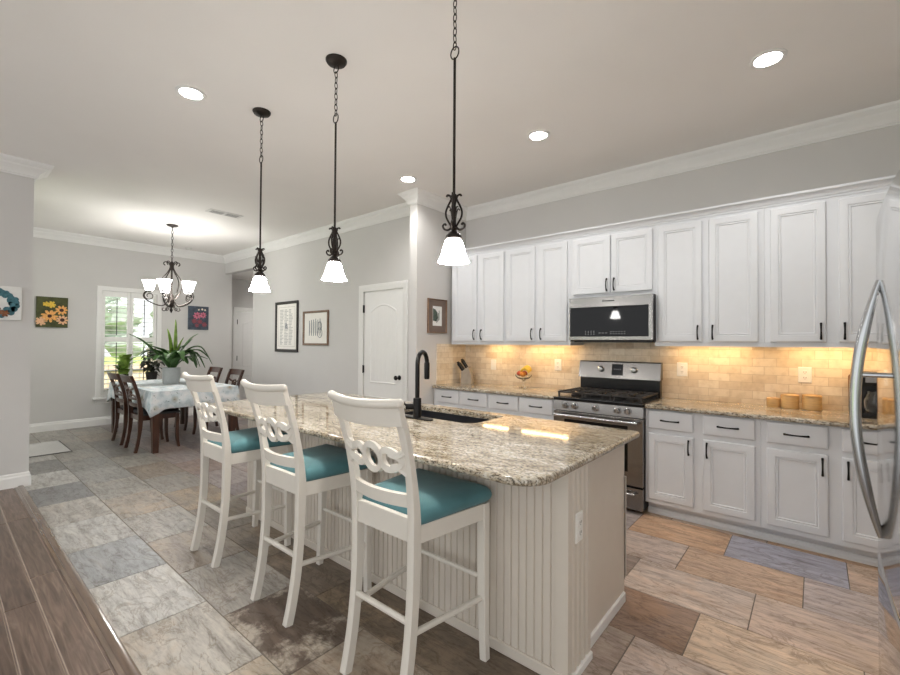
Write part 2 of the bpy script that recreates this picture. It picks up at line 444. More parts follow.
    def build(s, name, m, parent=None, smooth=35, loc=None):
        s.setm(0)
        bmesh.ops.recalc_face_normals(s.bm, faces=s.bm.faces[:])
        me = bpy.data.meshes.new(name); s.bm.to_mesh(me); s.bm.free()
        if 'done' in me.attributes: me.attributes.remove(me.attributes['done'])
        ms = m if isinstance(m, (list, tuple)) else [m]
        for k in ms: me.materials.append(M[k])
        if smooth:
            me.polygons.foreach_set('use_smooth', [True] * len(me.polygons))
            me.set_sharp_from_angle(angle=math.radians(smooth))
        o = bpy.data.objects.new(name, me); COL.objects.link(o)
        if smooth and s.wn:
            w_ = o.modifiers.new('face_weighted_normals', 'WEIGHTED_NORMAL'); w_.keep_sharp = True
        if parent is not None: o.parent = parent
        if loc is not None: o.location = loc
        return o

def rrect(x0, x1, y0, y1, radii, z, inset=0.0, n=6):
    """rounded rectangle loop, radii for corners (x0y0, x1y0, x1y1, x0y1)"""
    pts = []
    cs = [(x0, y0, PI, radii[0]), (x1, y0, 1.5 * PI, radii[1]), (x1, y1, 0, radii[2]), (x0, y1, 0.5 * PI, radii[3])]
    for cx, cy, a0, r in cs:
        r = max(r, inset + 0.0005)
        ox = cx + (r if cx == x0 else -r); oy = cy + (r if cy == y0 else -r)
        for k in range(n + 1):
            a = a0 + 0.5 * PI * k / n
            pts.append((ox + (r - inset) * math.cos(a), oy + (r - inset) * math.sin(a), z))
    return pts

def tag(o, label=None, cat=None, group=None, kind=None):
    if label: o['label'] = label
    if cat: o['category'] = cat
    if group: o['group'] = group
    if kind: o['kind'] = kind
    return o
def thing(name, label, cat, loc=(0, 0, 0), rz=0.0, group=None):
    o = bpy.data.objects.new(name, None); COL.objects.link(o)
    o.empty_display_size = 0.1
    o.location = loc; o.rotation_euler = (0, 0, rz)
    return tag(o, label, cat, group)
def structure(name, loc=(0, 0, 0), rz=0.0, label=None, cat=None):
    o = bpy.data.objects.new(name, None); COL.objects.link(o)
    o.location = loc; o.rotation_euler = (0, 0, rz)
    return tag(o, label, cat, kind='structure')
def struct(name, mb, m, label, cat, smooth=35):
    return tag(mb.build(name, m, smooth=smooth), label, cat, kind='structure')
def kids(o): return [c for c in bpy.data.objects if c.parent == o]
def copy_tree(o, parent=None, label=None, loc=None, rz=None):
    c = o.copy(); COL.objects.link(c)
    if parent is not None: c.parent = parent
    for ch in kids(o): copy_tree(ch, c)
    if label: c['label'] = label
    if loc is not None: c.location = loc
    if rz is not None: c.rotation_euler = (0, 0, rz)
    return c

def bez(p0, p1, p2, p3, n=10):
    P = [Vector(p) for p in (p0, p1, p2, p3)]
    return [P[0] * (1 - t) ** 3 + P[1] * 3 * t * (1 - t) ** 2 + P[2] * 3 * t * t * (1 - t) + P[3] * t ** 3 for t in [k / n for k in range(n + 1)]]
def smooth_path(pts, n=5):
    P = [Vector(p) for p in pts]; out = []
    for i in range(len(P) - 1):
        a, b, c, d = P[max(i - 1, 0)], P[i], P[i + 1], P[min(i + 2, len(P) - 1)]
        for k in range(n):
            t = k / n
            out.append(0.5 * ((2 * b) + (c - a) * t + (2 * a - 5 * b + 4 * c - d) * t * t + (3 * b - a - 3 * c + d) * t ** 3))
    out.append(P[-1]); return out

# =================================================================== THE SHELL
CEIL = 3.048
YW = 4.31          # kitchen wall
YD = 3.70          # wall with the pantry door
XD = -8.91         # dining wall
XL = -5.70         # face of the living room wall
XS = -3.365        # kitchen face of the stub wall

# ---- tile floor
def make_tiles():
    ROW, LEN, GAP = 0.397, 0.607, 0.0022
    named = {  # (row, index) -> tint ; index counts tiles from x0 of the row
    }
    def T(i, xc): return (i, round((xc - (-1.86 + 0.2 * i)) / LEN - 0.5))
    RU, CR, LG = (172, 132, 98), (186, 164, 136), (186, 176, 162)     # rust, sand and pale clouds
    look = [  # row, x inside the tile, tint, cloud amount, cloud colour; left tints hold the cool daylight
        (0, -2.16, (186, 181, 173), .25, CR), (0, -2.77, (194, 192, 188), .0, CR), (0, -3.38, (160, 162, 164), .0, CR), (0, -4.0, (184, 183, 180), .0, CR), (0, -4.6, (176, 173, 168), .1, CR),
        (0, -5.2, (134, 135, 136), .0, CR), (0, -5.8, (176, 175, 172), .0, CR), (0, -6.4, (128, 127, 125), .0, CR), (0, -7.0, (160, 158, 154), .0, CR), (0, -1.55, (184, 174, 160), .4, CR),
        (1, -1.96, (104, 90, 80), 1.0, LG), (1, -2.57, (166, 161, 155), .3, LG), (1, -3.18, (158, 147, 136), .4, CR), (1, -3.8, (172, 168, 162), .0, CR), (1, -4.4, (170, 162, 152), .5, CR), (1, -5.0, (162, 160, 155), .1, CR),
        (1, -5.6, (154, 153, 150), .0, CR), (1, -6.2, (146, 145, 142), .1, CR), (1, -1.36, (158, 142, 126), .6, LG), (1, -.75, (140, 124, 108), .4, CR),
        (2, -1.77, (116, 102, 88), .4, CR), (2, -1.16, (116, 102, 88), .2, CR), (2, -2.37, (122, 109, 97), .3, CR), (2, -2.98, (132, 121, 110), .3, CR), (2, -3.6, (138, 129, 119), .3, CR), (2, -4.2, (150, 138, 124), .6, CR), (2, -4.8, (150, 146, 140), .2, CR),
        (3, -.97, (160, 150, 136), .4, LG), (3, -.36, (190, 181, 168), .45, RU), (3, .25, (180, 166, 148), .3, CR),
        (4, -.77, (140, 123, 105), .35, RU), (4, -.16, (200, 185, 160), .3, LG), (4, .45, (188, 176, 160), .2, CR),
        (5, -.57, (192, 182, 166), .25, RU), (5, .04, (188, 174, 156), .3, CR), (5, -1.17, (140, 130, 116), .2, CR),
        (6, -.97, (184, 172, 156), .2, CR), (6, -.36, (186, 164, 136), .4, RU), (6, .24, (182, 174, 164), .2, CR),
        (7, -.77, (190, 163, 130), .6, RU), (7, -.16, (154, 159, 166), .0, CR), (7, .45, (192, 174, 150), .3, CR), (7, -1.37, (160, 156, 150), .1, CR),
    ]
    D = {T(i, x): (c, r, q) for i, x, c, r, q in look}
    pal_l = [(150, 147, 141), (140, 138, 135), (158, 155, 149), (132, 129, 125), (152, 143, 132), (144, 134, 123)]  # left tiles greyer: daylight's cool cast is mixed into their tones
    pal_r = [(186, 172, 152), (172, 154, 130), (190, 164, 130), (164, 156, 146), (178, 166, 148)]
    bm = bmesh.new()
    ti = bm.loops.layers.float_color.new('tint'); rn = bm.loops.layers.float_color.new('rnd'); cn = bm.loops.layers.float_color.new('cloud')
    for i in range(-9, 12):
        y0 = 0.555 + ROW * i; y1 = y0 + ROW
        for k in range(-16, 8):
            x0 = -1.86 + 0.2 * i + LEN * k; x1 = x0 + LEN
            lo = -9.9; hi = 1.6 if i >= 0 else XL
            if x1 <= lo or x0 >= hi: continue
            if y1 > 6.1: continue
            a, b = max(x0, lo), min(x1, hi)
            if i >= 9 and y0 > YW + 0.2 and a > -7.0: continue
            if b - a < 0.02: continue
            c, ru, cl = D.get((i, k), (None, None, CR))
            if c is None:
                c = random.choice(pal_l if a < -3.4 else pal_r); ru = random.random() * (0.25 if a < -3.4 else 0.5)
            if i >= 3: c = (c[0] + 7, c[1] + 1, c[2] + 6)
            c = lin(*c); cl = lin(*cl); rr = (random.random(), random.random(), ru, 1)
            q = [(a + GAP, y0 + GAP), (b - GAP, y0 + GAP), (b - GAP, y1 - GAP), (a + GAP, y1 - GAP)]
            B = 0.0015
            top = [bm.verts.new((x + (B if j in (0, 3) else -B), y + (B if j < 2 else -B), 0)) for j, (x, y) in enumerate(q)]
            low = [bm.verts.new((x, y, -0.003)) for x, y in q]
            fs = [bm.faces.new(top)] + [bm.faces.new((low[j], low[(j + 1) % 4], top[(j + 1) % 4], top[j])) for j in range(4)]
            for f in fs:
                for l in f.loops: l[ti] = c; l[rn] = rr; l[cn] = cl
    # grout bed below the tiles
    def bed(x0, x1, y0, y1):
        f = bm.faces.new([bm.verts.new(p) for p in ((x0, y0, -0.0025), (x1, y0, -0.0025), (x1, y1, -0.0025), (x0, y1, -0.0025))]); f.material_index = 1
    bed(-9.9, 1.6, 0.555, 6.1); bed(-9.9, XL, -3.0, 0.555)
    bmesh.ops.recalc_face_normals(bm, faces=bm.faces[:])
    me = bpy.data.meshes.new('floor'); bm.to_mesh(me); bm.free()
    me.materials.append(M['slate_tile']); me.materials.append(M['grout'])
    o = bpy.data.objects.new('floor', me); COL.objects.link(o)
    tag(o, 'slate-look tile floor in staggered grey, beige and rust tiles', 'floor', kind='structure')
make_tiles()

def make_planks():
    bm = bmesh.new(); rn = bm.loops.layers.float_color.new('rnd'); G = 0.0012
    W = 0.1265
    y = 0.4995
    j = 0
    while y > -3.0:
        x = -5.72 - random.random() * 0.9
        if j == 0: x = -6.15
        while x < 2.6:
            ln = random.choice([1.2, 1.5, 1.8])
            a, b = max(x, XL), min(x + ln, 2.6)
            if b - a > 0.03:
                c = (random.random(), random.random(), random.random(), 1)
                q = [(a + G, y - W + G), (b - G, y - W + G), (b - G, y - G), (a + G, y - G)]
                B = 0.0045
                top = [bm.verts.new((px + (B if n in (0, 3) else -B), py + (B if n < 2 else -B), 0.006)) for n, (px, py) in enumerate(q)]
                low = [bm.verts.new((px, py, 0.002)) for px, py in q]
                for f in [bm.faces.new(top)] + [bm.faces.new((low[n], low[(n + 1) % 4], top[(n + 1) % 4], top[n])) for n in range(4)]:
                    if f.calc_center_median().z < 0.0055 and abs(f.verts[0].co.y - f.verts[1].co.y) < 1e-4: f.material_index = 1
                    for l in f.loops: l[rn] = c
            x += ln
        y -= W; j += 1
    f = bm.faces.new([bm.verts.new(p) for p in ((XL, -3, 0.003), (2.6, -3, 0.003), (2.6, 0.54, 0.003), (XL, 0.54, 0.003))])
    bmesh.ops.recalc_face_normals(bm, faces=bm.faces[:])
    me = bpy.data.meshes.new('floor_wood'); bm.to_mesh(me); bm.free()
    me.materials.append(M['plank_wood']); me.materials.append(M['plank_bevel_glint'])
    o = bpy.data.objects.new('floor_wood', me); COL.objects.link(o)
    tag(o, 'dark brown hardwood plank floor in the near left corner', 'floor', kind='structure')
make_planks()
# rounded reducer strip between wood and tile
mb = MB()
sec = [(0.0, 0.0), (0.0, 0.003), (0.003, 0.010)] + [(0.008 + 0.030 * k / 6, 0.0165 + 0.002 * math.sin(PI * k / 6)) for k in range(7)] + [(0.044, 0.012), (0.046, 0.008), (0.066, 0.007), (0.066, 0.0)]
L = [[(x, 0.572 - a, b) for a, b in sec] for x in (XL, 2.6)]
mb.loops(L); struct('trim_1', mb, 'wood_edge', 'rounded brown wood reducer strip between hardwood and tile', 'floor trim')

# ---- walls
def wall(name, boxes, label):
    mb = MB()
    for b in boxes: mb.box(*b)
    return struct(name, mb, 'wall_paint', label, 'wall', smooth=None)
wall('wall_kitchen', [(XS, 1.15, YW, YW + 0.12, 0, CEIL)], 'grey wall behind the white kitchen cabinets')
wall('wall_stub', [(XS - 0.115, XS, 3.43, YW + 0.12, 0, CEIL)], 'narrow grey wall end at the left of the kitchen cabinets')
DX0, DX1, DZ = -4.62, -3.855, 2.05   # pantry door opening
wall('wall_pantry', [(-7.746, DX0, YD, YD + 0.12, 0, CEIL), (DX1, XS - 0.115, YD, YD + 0.12, 0, CEIL), (DX0, DX1, YD, YD + 0.12, DZ, CEIL), (XD, -7.746, YD, YD + 0.12, 2.712, CEIL)], 'grey wall holding the pantry door and two framed pictures')
WY0, WY1, WZ0, WZ1 = 1.77, 2.545, 0.455, 2.20
wall('wall_dining', [(XD - 0.15, XD, -1.0, WY0, 0, CEIL), (XD - 0.15, XD, WY1, 3.83, 0, CEIL), (XD - 0.15, XD, WY0, WY1, 0, WZ0), (XD - 0.15, XD, WY0, WY1, WZ1, CEIL)], 'pale grey far wall of the dining area with the shuttered window')
wall('wall_hall', [(-9.62, -9.5, 3.83, 4.2, 0, 2.72), (-9.62, -9.5, 4.2, 4.97, 2.03, 2.72), (-9.62, -9.5, 4.97, 6.1, 0, 2.72), (-9.62, XD - 0.15, 3.71, 3.83, 0, 2.72), (-7.746, -7.62, 3.82, 6.1, 0, 2.72), (-9.62, -7.62, 6.1, 6.2, 0, 2.72)], 'shaded grey hallway wall seen through the opening')
wall('wall_left', [(XL - 0.15, XL, -3.0, 0.602, 0, CEIL)], 'grey living room wall end at the far left')
wall('wall_right', [(1.15, 1.27, 0.9, YW + 0.12, 0, CEIL)], 'grey wall behind the refrigerator')
mb = MB()
mb.box(XL - 0.15, 2.6, -3.0, YW + 0.12, CEIL, CEIL + 0.1); mb.box(-9.7, XL - 0.15, -1.0, YW + 0.12, CEIL, CEIL + 0.1); mb.box(-9.62, -7.62, 3.82, 6.2, 2.72, 2.8)
struct('ceiling', mb, 'ceiling_paint', 'flat pale ceiling over kitchen and dining area', 'ceiling', smooth=None)

# ---- mouldings swept along wall lines with mitred corners
def moulding(name, path, prof, m, label, cat):
    """path: (x,y) points with the room on the left; prof: (projection, z)"""
    n = len(path); nrm = []
    for i in range(n - 1):
        d = Vector((path[i + 1][0] - path[i][0], path[i + 1][1] - path[i][1])).normalized(); nrm.append(Vector((-d.y, d.x)))
    L = []
    for i, p in enumerate(path):
        if i == 0: mvec = nrm[0]
        elif i == n - 1: mvec = nrm[-1]
        else: mvec = (nrm[i - 1] + nrm[i]) / (1 + nrm[i - 1].dot(nrm[i]))
        L.append([(p[0] + mvec.x * a, p[1] + mvec.y * a, z) for a, z in prof])
    mb = MB(); mb.loops(L); return struct(name, mb, m, label, cat, smooth=None)
Z = CEIL
crown = [(0, Z - 0.133), (0.012, Z - 0.133), (0.014, Z - 0.122), (0.020, Z - 0.118), (0.022, Z - 0.104), (0.030, Z - 0.088), (0.045, Z - 0.070), (0.058, Z - 0.056), (0.064, Z - 0.042), (0.072, Z - 0.038), (0.080, Z - 0.030), (0.090, Z - 0.020), (0.094, Z - 0.012), (0.096, Z), (0, Z)]
moulding('trim_2', [(1.15, YW), (XS, YW), (XS, 3.43), (XS - 0.115, 3.43), (XS - 0.115, YD), (XD, YD), (XD, -1.0)], crown, 'trim_paint', 'white crown moulding along kitchen, pantry and dining walls', 'crown moulding')
moulding('trim_3', [(XL - 0.15, -1.0), (XL - 0.15, 0.602), (XL, 0.602), (XL, -3.0)], [(a * 1.32, z) for a, z in crown], 'trim_paint', 'white crown moulding capping the living room wall end', 'crown moulding')
base = [(0, 0), (0.017, 0), (0.017, 0.092), (0.014, 0.102), (0.010, 0.108), (0.009, 0.122), (0.004, 0.133), (0, 0.135)]
moulding('baseboard_left', [(XL - 0.15, -1.0), (XL - 0.15, 0.602), (XL, 0.602), (XL, -3.0)], base, 'trim_paint', 'white baseboard around the living room wall end', 'baseboard')
moulding('baseboard_dining', [(XD, 3.83), (XD, -1.0)], base, 'trim_paint', 'white baseboard along the far dining wall', 'baseboard')
moulding('baseboard_pantry', [(DX0 - 0.09, YD), (-7.746, YD)], base, 'trim_paint', 'white baseboard below the two framed pictures', 'baseboard')
moulding('trim_4', [(0.62, 3.98), (XS, 3.98)], [(0, 2.395), (0.006, 2.395), (0.008, 2.408), (0.014, 2.412), (0.02, 2.425), (0.034, 2.440), (0.044, 2.446), (0.046, 2.462), (0, 2.462)], 'cabinet_paint', 'white crown strip topping the wall cabinets', 'cabinet moulding')

# ---- backsplash
mb = MB(); mb.box(XS, 0.62, YW - 0.010, YW, 0.885, 1.42); struct('trim_5', mb, 'travertine_x', 'cream stone subway tile backsplash along the kitchen wall', 'backsplash', smooth=None)
mb = MB(); mb.box(XS, XS + 0.010, 3.765, YW - 0.01, 0.885, 1.362); struct('trim_6', mb, 'travertine_y', 'pale stone subway tile on the stub wall', 'backsplash', smooth=None)

# ---- doors
def casing(mb, x0, x1, z1, w, y):
    """three sided door casing facing -y"""
    prof = [(0.0, 0.0), (0.0, -0.012), (0.006, -0.018), (w * 0.35, -0.018), (w * 0.45, -0.013), (w * 0.8, -0.012), (w * 0.92, -0.007), (w, -0.006), (w, 0.0)]
    path = [(x0, 0), (x0, z1), (x1, z1), (x1, 0)]
    L = []
    for i, (px, pz) in enumerate(path):
        sx = -1 if px == x0 else 1; up = 0 if i in (0, 3) else 1
        L.append([(px + sx * (w - a), y + d, pz + up * (w - a)) for a, d in prof])
    mb.loops(L)
def door(name, label, loc, rz, w, h, knob_right=True, knob=True):
    root = structure(name, loc, rz, label, 'door')      # origin: bottom centre of slab, facing -y
    mb = MB(); casing(mb, -w / 2 - 0.008, w / 2 + 0.008, h + 0.008, 0.085, 0.0); mb.build('door_casing', 'trim_paint', root)
    mb = MB()
    mb.box(-w / 2, w / 2, 0.012, 0.045, 0.008, h)
    slab = mb.build('door_slab', 'trim_paint', root, smooth=None)
    # moulded panels
    ix = w * 0.16
    pr = [(0.0, -0.0005), (0.006, -0.006), (0.016, -0.006), (0.024, 0.0), (0.030, 0.002)]
    a0, a1 = -w / 2 + ix, w / 2 - ix
    mb = MB()
    mb.panel(a0, a1, h * 0.415, h * 0.875, 0.012, pr, arch=0.085, n=14)
    mb.build('upper_panel', 'trim_paint', root, smooth=25)
    mb = MB(); nb = 6
    for k in range(1, nb):
        x = a0 + 0.03 + (a1 - a0 - 0.06) * k / nb
        mb.box(x - 0.0035, x + 0.0035, 0.0105, 0.0135, h * 0.44, h * 0.90, 0.001, 1)
    mb.build('bead_strip', 'trim_paint', root, smooth=None)
    mb = MB(); mb.panel(a0, a1, 0.16, h * 0.33, 0.012, pr); mb.build('lower_panel', 'trim_paint', root, smooth=25)
    sx = -1 if knob_right else 1
    for z in (0.22, 1.02, h - 0.22):
        hb = MB(); hb.box(sx * (w / 2 + 0.004) - 0.011, sx * (w / 2 + 0.004) + 0.011, -0.004, 0.012, z - 0.05, z + 0.05, 0.002, 1)
        hb.rod((sx * (w / 2 + 0.004), -0.006, z - 0.052), (sx * (w / 2 + 0.004), -0.006, z + 0.052), 0.006, 8)
        hb.build('hinge', 'black_metal', root)
    if knob:
        kx = -sx * (w / 2 - 0.065)
        kb = MB()
        kb.lathe([(0.030, 0.012), (0.030, 0.006), (0.012, 0.002), (0.011, -0.030), (0.022, -0.036), (0.029, -0.046), (0.028, -0.058), (0.018, -0.066), (0.004, -0.068)], (kx, 0, 0.94), 18, axis='y')
        kb.build('door_knob', 'black_metal', root)
    return root
door('door_1', 'white arched panel pantry door with black knob', ((DX0 + DX1) / 2, YD - 0.001, 0), 0, 0.75, 2.04)
door('door_2', 'white panelled door inside the shaded hallway', (-9.5 + 0.001, 4.585, 0), PI / 2, 0.76, 2.02, True, False)

# ---- window with plantation shutters
win = structure('window_1', (XD, (WY0 + WY1) / 2, 0), PI / 2, 'tall dining window with white plantation shutters', 'window')   # local x = world y, faces -y -> +x
hw = (WY1 - WY0) / 2
mb = MB()
w = 0.07
prof = [(0.0, 0.0), (0.0, -0.014), (0.008, -0.02), (w * 0.4, -0.02), (w, -0.012), (w, 0.0)]
for (x0, x1, z0, z1) in [(-hw, hw, WZ0, WZ1)]:
    path = [(x0, z0), (x0, z1), (x1, z1), (x1, z0)]
    L = []
    for i, (px, pz) in enumerate(path):
        sx = -1 if px == x0 else 1; up = 0 if i in (0, 3) else 1
        L.append([(px + sx * (w - a), d, pz + up * (w - a)) for a, d in prof])
    mb.loops(L)
mb.build('window_casing', 'trim_paint', win)
mb = MB(); mb.box(-hw - 0.11, hw + 0.11, -0.06, 0.06, WZ0 - 0.035, WZ0, 0.006); mb.box(-hw - 0.07, hw + 0.07, -0.014, 0.0, WZ0 - 0.10, WZ0 - 0.035, 0.003, 1); mb.build('window_sill', 'trim_paint', win)
mb = MB()
for a, b in ((-hw, -hw + 0.03), (hw - 0.03, hw), (-0.02, 0.02)): mb.box(a, b, 0.07, 0.12, WZ0, WZ1)
mb.box(-hw, hw, 0.07, 0.12, WZ0, WZ0 + 0.04); mb.box(-hw, hw, 0.07, 0.12, WZ1 - 0.04, WZ1); mb.box(-hw, hw, 0.08, 0.11, 1.36, 1.40)
mb.build('window_frame', 'trim_paint', win, smooth=None)
mb = MB(); mb.box(-hw + 0.03, hw - 0.03, 0.094, 0.098, WZ0 + 0.04, WZ1 - 0.04); mb.build('window_pane', 'pane_glass', win, smooth=None)
for sgn in (-1, 1):
    x0, x1 = (-hw + 0.004, -0.003) if sgn < 0 else (0.003, hw - 0.004)
    st = 0.042
    mb = MB()
    mb.box(x0, x0 + st, 0.005, 0.033, WZ0 + 0.004, WZ1 - 0.004, 0.003, 1); mb.box(x1 - st, x1, 0.005, 0.033, WZ0 + 0.004, WZ1 - 0.004, 0.003, 1)
    for z0, z1 in ((WZ0 + 0.004, WZ0 + 0.10), (1.37, 1.44), (WZ1 - 0.095, WZ1 - 0.004)): mb.box(x0 + st, x1 - st, 0.007, 0.031, z0, z1)
    pan = mb.build('shutter_panel', 'trim_paint', win)
    for z0, z1 in ((WZ0 + 0.10, 1.37), (1.44, WZ1 - 0.095)):
        nsl = round((z1 - z0) / 0.076)
        sb = MB()
        for k in range(nsl):
            zc = z0 + (k + 0.5) * (z1 - z0) / nsl
            sec = [(0.038 * math.cos(a), 0.0055 * math.sin(a)) for a in [2 * PI * q / 10 for q in range(10)]]
            sb.loops([[(x, 0.019 + a * math.cos(0.10), zc + b + a * math.sin(0.10)) for a, b in sec] for x in (x0 + st + 0.002, x1 - st - 0.002)])
        sb.build('louver_blades', 'trim_paint', pan)
        rb = MB(); rb.box((x0 + x1) / 2 - 0.006, (x0 + x1) / 2 + 0.006, -0.026, -0.016, z0 + 0.03, z1 - 0.02, 0.002, 1); rb.build('tilt_rod', 'mark_dark', pan)

# ---- outside the window
mb = MB(); mb.box(-60, XD - 0.16, -40, 45, -0.35, -0.3); struct('ground', mb, 'lawn_grass', 'green lawn outside the window', 'lawn', smooth=None)
def tree(x, y, h, r, label):
    t = thing('tree', label, 'tree', (x, y, -0.3), 0, 'trees beyond the lawn')
    mb = MB(); mb.tube(smooth_path([(0, 0, 0), (0.05, 0.02, h * 0.3), (-0.03, 0.05, h * 0.65)]), 0.14, 10); mb.build('trunk', 'bark', t)
    mb = MB()
    for k in range(17):
        a = random.random() * 2 * PI; q = random.random() ** 0.5 * r; z = h * (0.36 + 0.6 * random.random())
        rr = r * (0.28 + 0.2 * random.random())
        mb.ball((q * math.cos(a), q * math.sin(a), z), rr, 9, 6, (1, 1, 0.8))
    for v in mb.bm.verts: v.co += Vector((random.uniform(-.08, .08), random.uniform(-.08, .08), random.uniform(-.08, .08)))
    mb.build('crown', 'tree_leaves', t, smooth=None)
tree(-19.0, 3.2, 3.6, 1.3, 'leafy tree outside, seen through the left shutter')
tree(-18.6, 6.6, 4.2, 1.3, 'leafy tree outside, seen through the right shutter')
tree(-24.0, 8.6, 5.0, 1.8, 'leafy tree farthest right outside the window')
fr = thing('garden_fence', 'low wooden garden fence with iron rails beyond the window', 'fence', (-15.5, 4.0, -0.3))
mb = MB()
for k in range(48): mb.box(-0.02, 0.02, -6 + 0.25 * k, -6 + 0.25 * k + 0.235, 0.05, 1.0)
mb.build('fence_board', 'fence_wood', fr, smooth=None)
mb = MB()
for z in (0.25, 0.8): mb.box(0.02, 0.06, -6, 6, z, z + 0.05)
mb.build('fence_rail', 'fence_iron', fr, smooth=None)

# =================================================================== CABINETS
def pull(name, parent, c, length, vertical, m='black_metal'):
    """bar pull: c centre on the front face, front faces -y"""
    mb = MB(); h = length / 2
    ax = Vector((0, 0, 1)) if vertical else Vector((1, 0, 0))
    C0 = Vector(c)
    pts = []
    for t in [k / 12 for k in range(13)]:
        u = -1 + 2 * t
        pts.append(C0 + ax * (u * h) + Vector((0, -0.012 - 0.018 * (1 - u * u) ** 0.7, 0)))
    mb.tube(pts, 0.0056, 8, scale=[1.25 - 0.35 * math.sin(PI * k / 12) for k in range(13)])
    for sg in (-1, 1):
        p = C0 + ax * (sg * h * 0.97)
        mb.rod(p, p + Vector((0, -0.015, 0)), 0.0062, 10)
        mb.ball(p + Vector((0, -0.013, 0)) + ax * sg * 0.002, 0.0075, 10, 6)
    return mb.build(name, m, parent)

RAISED = [(0.0, 0.0), (0.0, -0.014), (0.004, -0.019), (0.010, -0.020), (0.048, -0.020), (0.050, -0.015), (0.054, -0.0145), (0.058, -0.017), (0.062, -0.0165), (0.066, -0.011), (0.072, -0.011)]
FLAT = [(0.0, 0.0), (0.0, -0.013), (0.005, -0.018), (0.011, -0.020)]
def cab_door(parent, x0, x1, z0, z1, yf, handle_side, hz, hl=0.105):
    mb = MB(); mb.panel(x0, x1, z0, z1, yf, RAISED); d = mb.build('door', 'cabinet_paint', parent, smooth=25)
    hx = x1 - 0.028 if handle_side > 0 else x0 + 0.028
    pull('handle', d, (hx, yf - 0.020, hz), hl, True); return d
def cab_drawer(parent, x0, x1, z0, z1, yf, hl=0.125):
    mb = MB(); mb.panel(x0, x1, z0, z1, yf, FLAT); d = mb.build('drawer', 'cabinet_paint', parent, smooth=25)
    pull('handle', d, ((x0 + x1) / 2, yf - 0.020, (z0 + z1) / 2), hl, False); return d

def upper(label, x0, x1, z0, z1, doors):
    yf = 3.98; root = thing('wall_cabinet', label, 'cabinet', ((x0 + x1) / 2, YW, z0), 0, 'white wall cabinets')
    cx = (x0 + x1) / 2
    mb = MB(); mb.box(x0 - cx + 0.0004, x1 - cx - 0.0004, yf - YW, -0.011, 0.03 if z0 < 1.5 else 0, z1 - z0, 0.0015, 1)
    if z0 < 1.5:
        mb.box(x0 - cx + 0.0004, x1 - cx - 0.0004, yf - YW, yf - YW + 0.019, 0, 0.03)
        mb.box(x0 - cx + 0.0004, x0 - cx + 0.018, yf - YW + 0.019, -0.011, 0, 0.03); mb.box(x1 - cx - 0.018, x1 - cx - 0.0004, yf - YW + 0.019, -0.011, 0, 0.03)
    mb.build('cabinet_box', 'cabinet_paint', root, smooth=None)
    for a, b, side in doors:
        zz0 = z0 + 0.037; cab_door(root, a - cx, b - cx, zz0 - z0, 2.37 - z0, yf - YW, side, zz0 - z0 + 0.075)
    return root
upper('two-door wall cabinet at the far left, against the stub wall', -3.318, -2.557, 1.357, 2.40, [(-3.285, -2.938, 1), (-2.892, -2.575, -1)])
upper('two-door wall cabinet between the corner cabinet and the microwave', -2.557, -1.815, 1.357, 2.40, [(-2.540, -2.198, 1), (-2.150, -1.845, -1)])
upper('short two-door wall cabinet right above the microwave', -1.815, -1.047, 1.802, 2.40, [(-1.782, -1.427, 1), (-1.416, -1.064, -1)])
upper('tall two-door wall cabinet just right of the microwave', -1.047, -0.286, 1.357, 2.40, [(-1.020, -0.692, 1), (-0.644, -0.322, -1)])
upper('wall cabinet at the right end, nearest the refrigerator', -0.286, 0.575, 1.357, 2.40, [(-0.250, 0.062, 1), (0.128, 0.445, -1)])

def lower(label, x0, x1, cols, left_end=False):
    yf = 3.715; root = thing('base_cabinet', label, 'cabinet', ((x0 + x1) / 2, YW, 0), 0, 'white base cabinets'); cx = (x0 + x1) / 2
    mb = MB(); mb.box(x0 - cx + 0.0004, x1 - cx - 0.0004, yf - YW, -0.002, 0.105, 0.857, 0.0015, 1)
    mb.build('cabinet_box', 'cabinet_paint', root, smooth=None)
    mb = MB(); mb.box(x0 - cx + 0.0004, x1 - cx - 0.0004, 3.800 - YW, -0.004, 0, 0.105)
    sec = [(3.800, 0.0), (3.782, 0.0), (3.782, 0.022), (3.788, 0.030), (3.792, 0.045), (3.800, 0.047)]
    mb.loops([[(x, y - YW, z) for y, z in sec] for x in (x0 - cx, x1 - cx)])
    mb.build('toe_kick', 'cabinet_paint', root, smooth=25)
    for a, b, side in cols:
        cab_drawer(root, a - cx, b - cx, 0.702, 0.846, yf - YW)
        cab_door(root, a - cx, b - cx, 0.142, 0.664, yf - YW, side, 0.664 - 0.075)
    return root
lower('base cabinet with drawers in the far left corner behind the faucet', XS + 0.012, -2.589, [(-3.300, -2.984, 1), (-2.937, -2.605, -1)])
lower('base cabinet with drawers just left of the stove', -2.589, -1.838, [(-2.572, -2.233, 1), (-2.200, -1.862, -1)])
lower('base cabinet with two drawers just right of the stove', -1.050, -0.290, [(-1.024, -0.706, 1), (-0.641, -0.322, -1)])
lower('base cabinet at the right end, partly behind the refrigerator handle', -0.290, 0.600, [(-0.256, 0.064, 1), (0.130, 0.450, -1)])

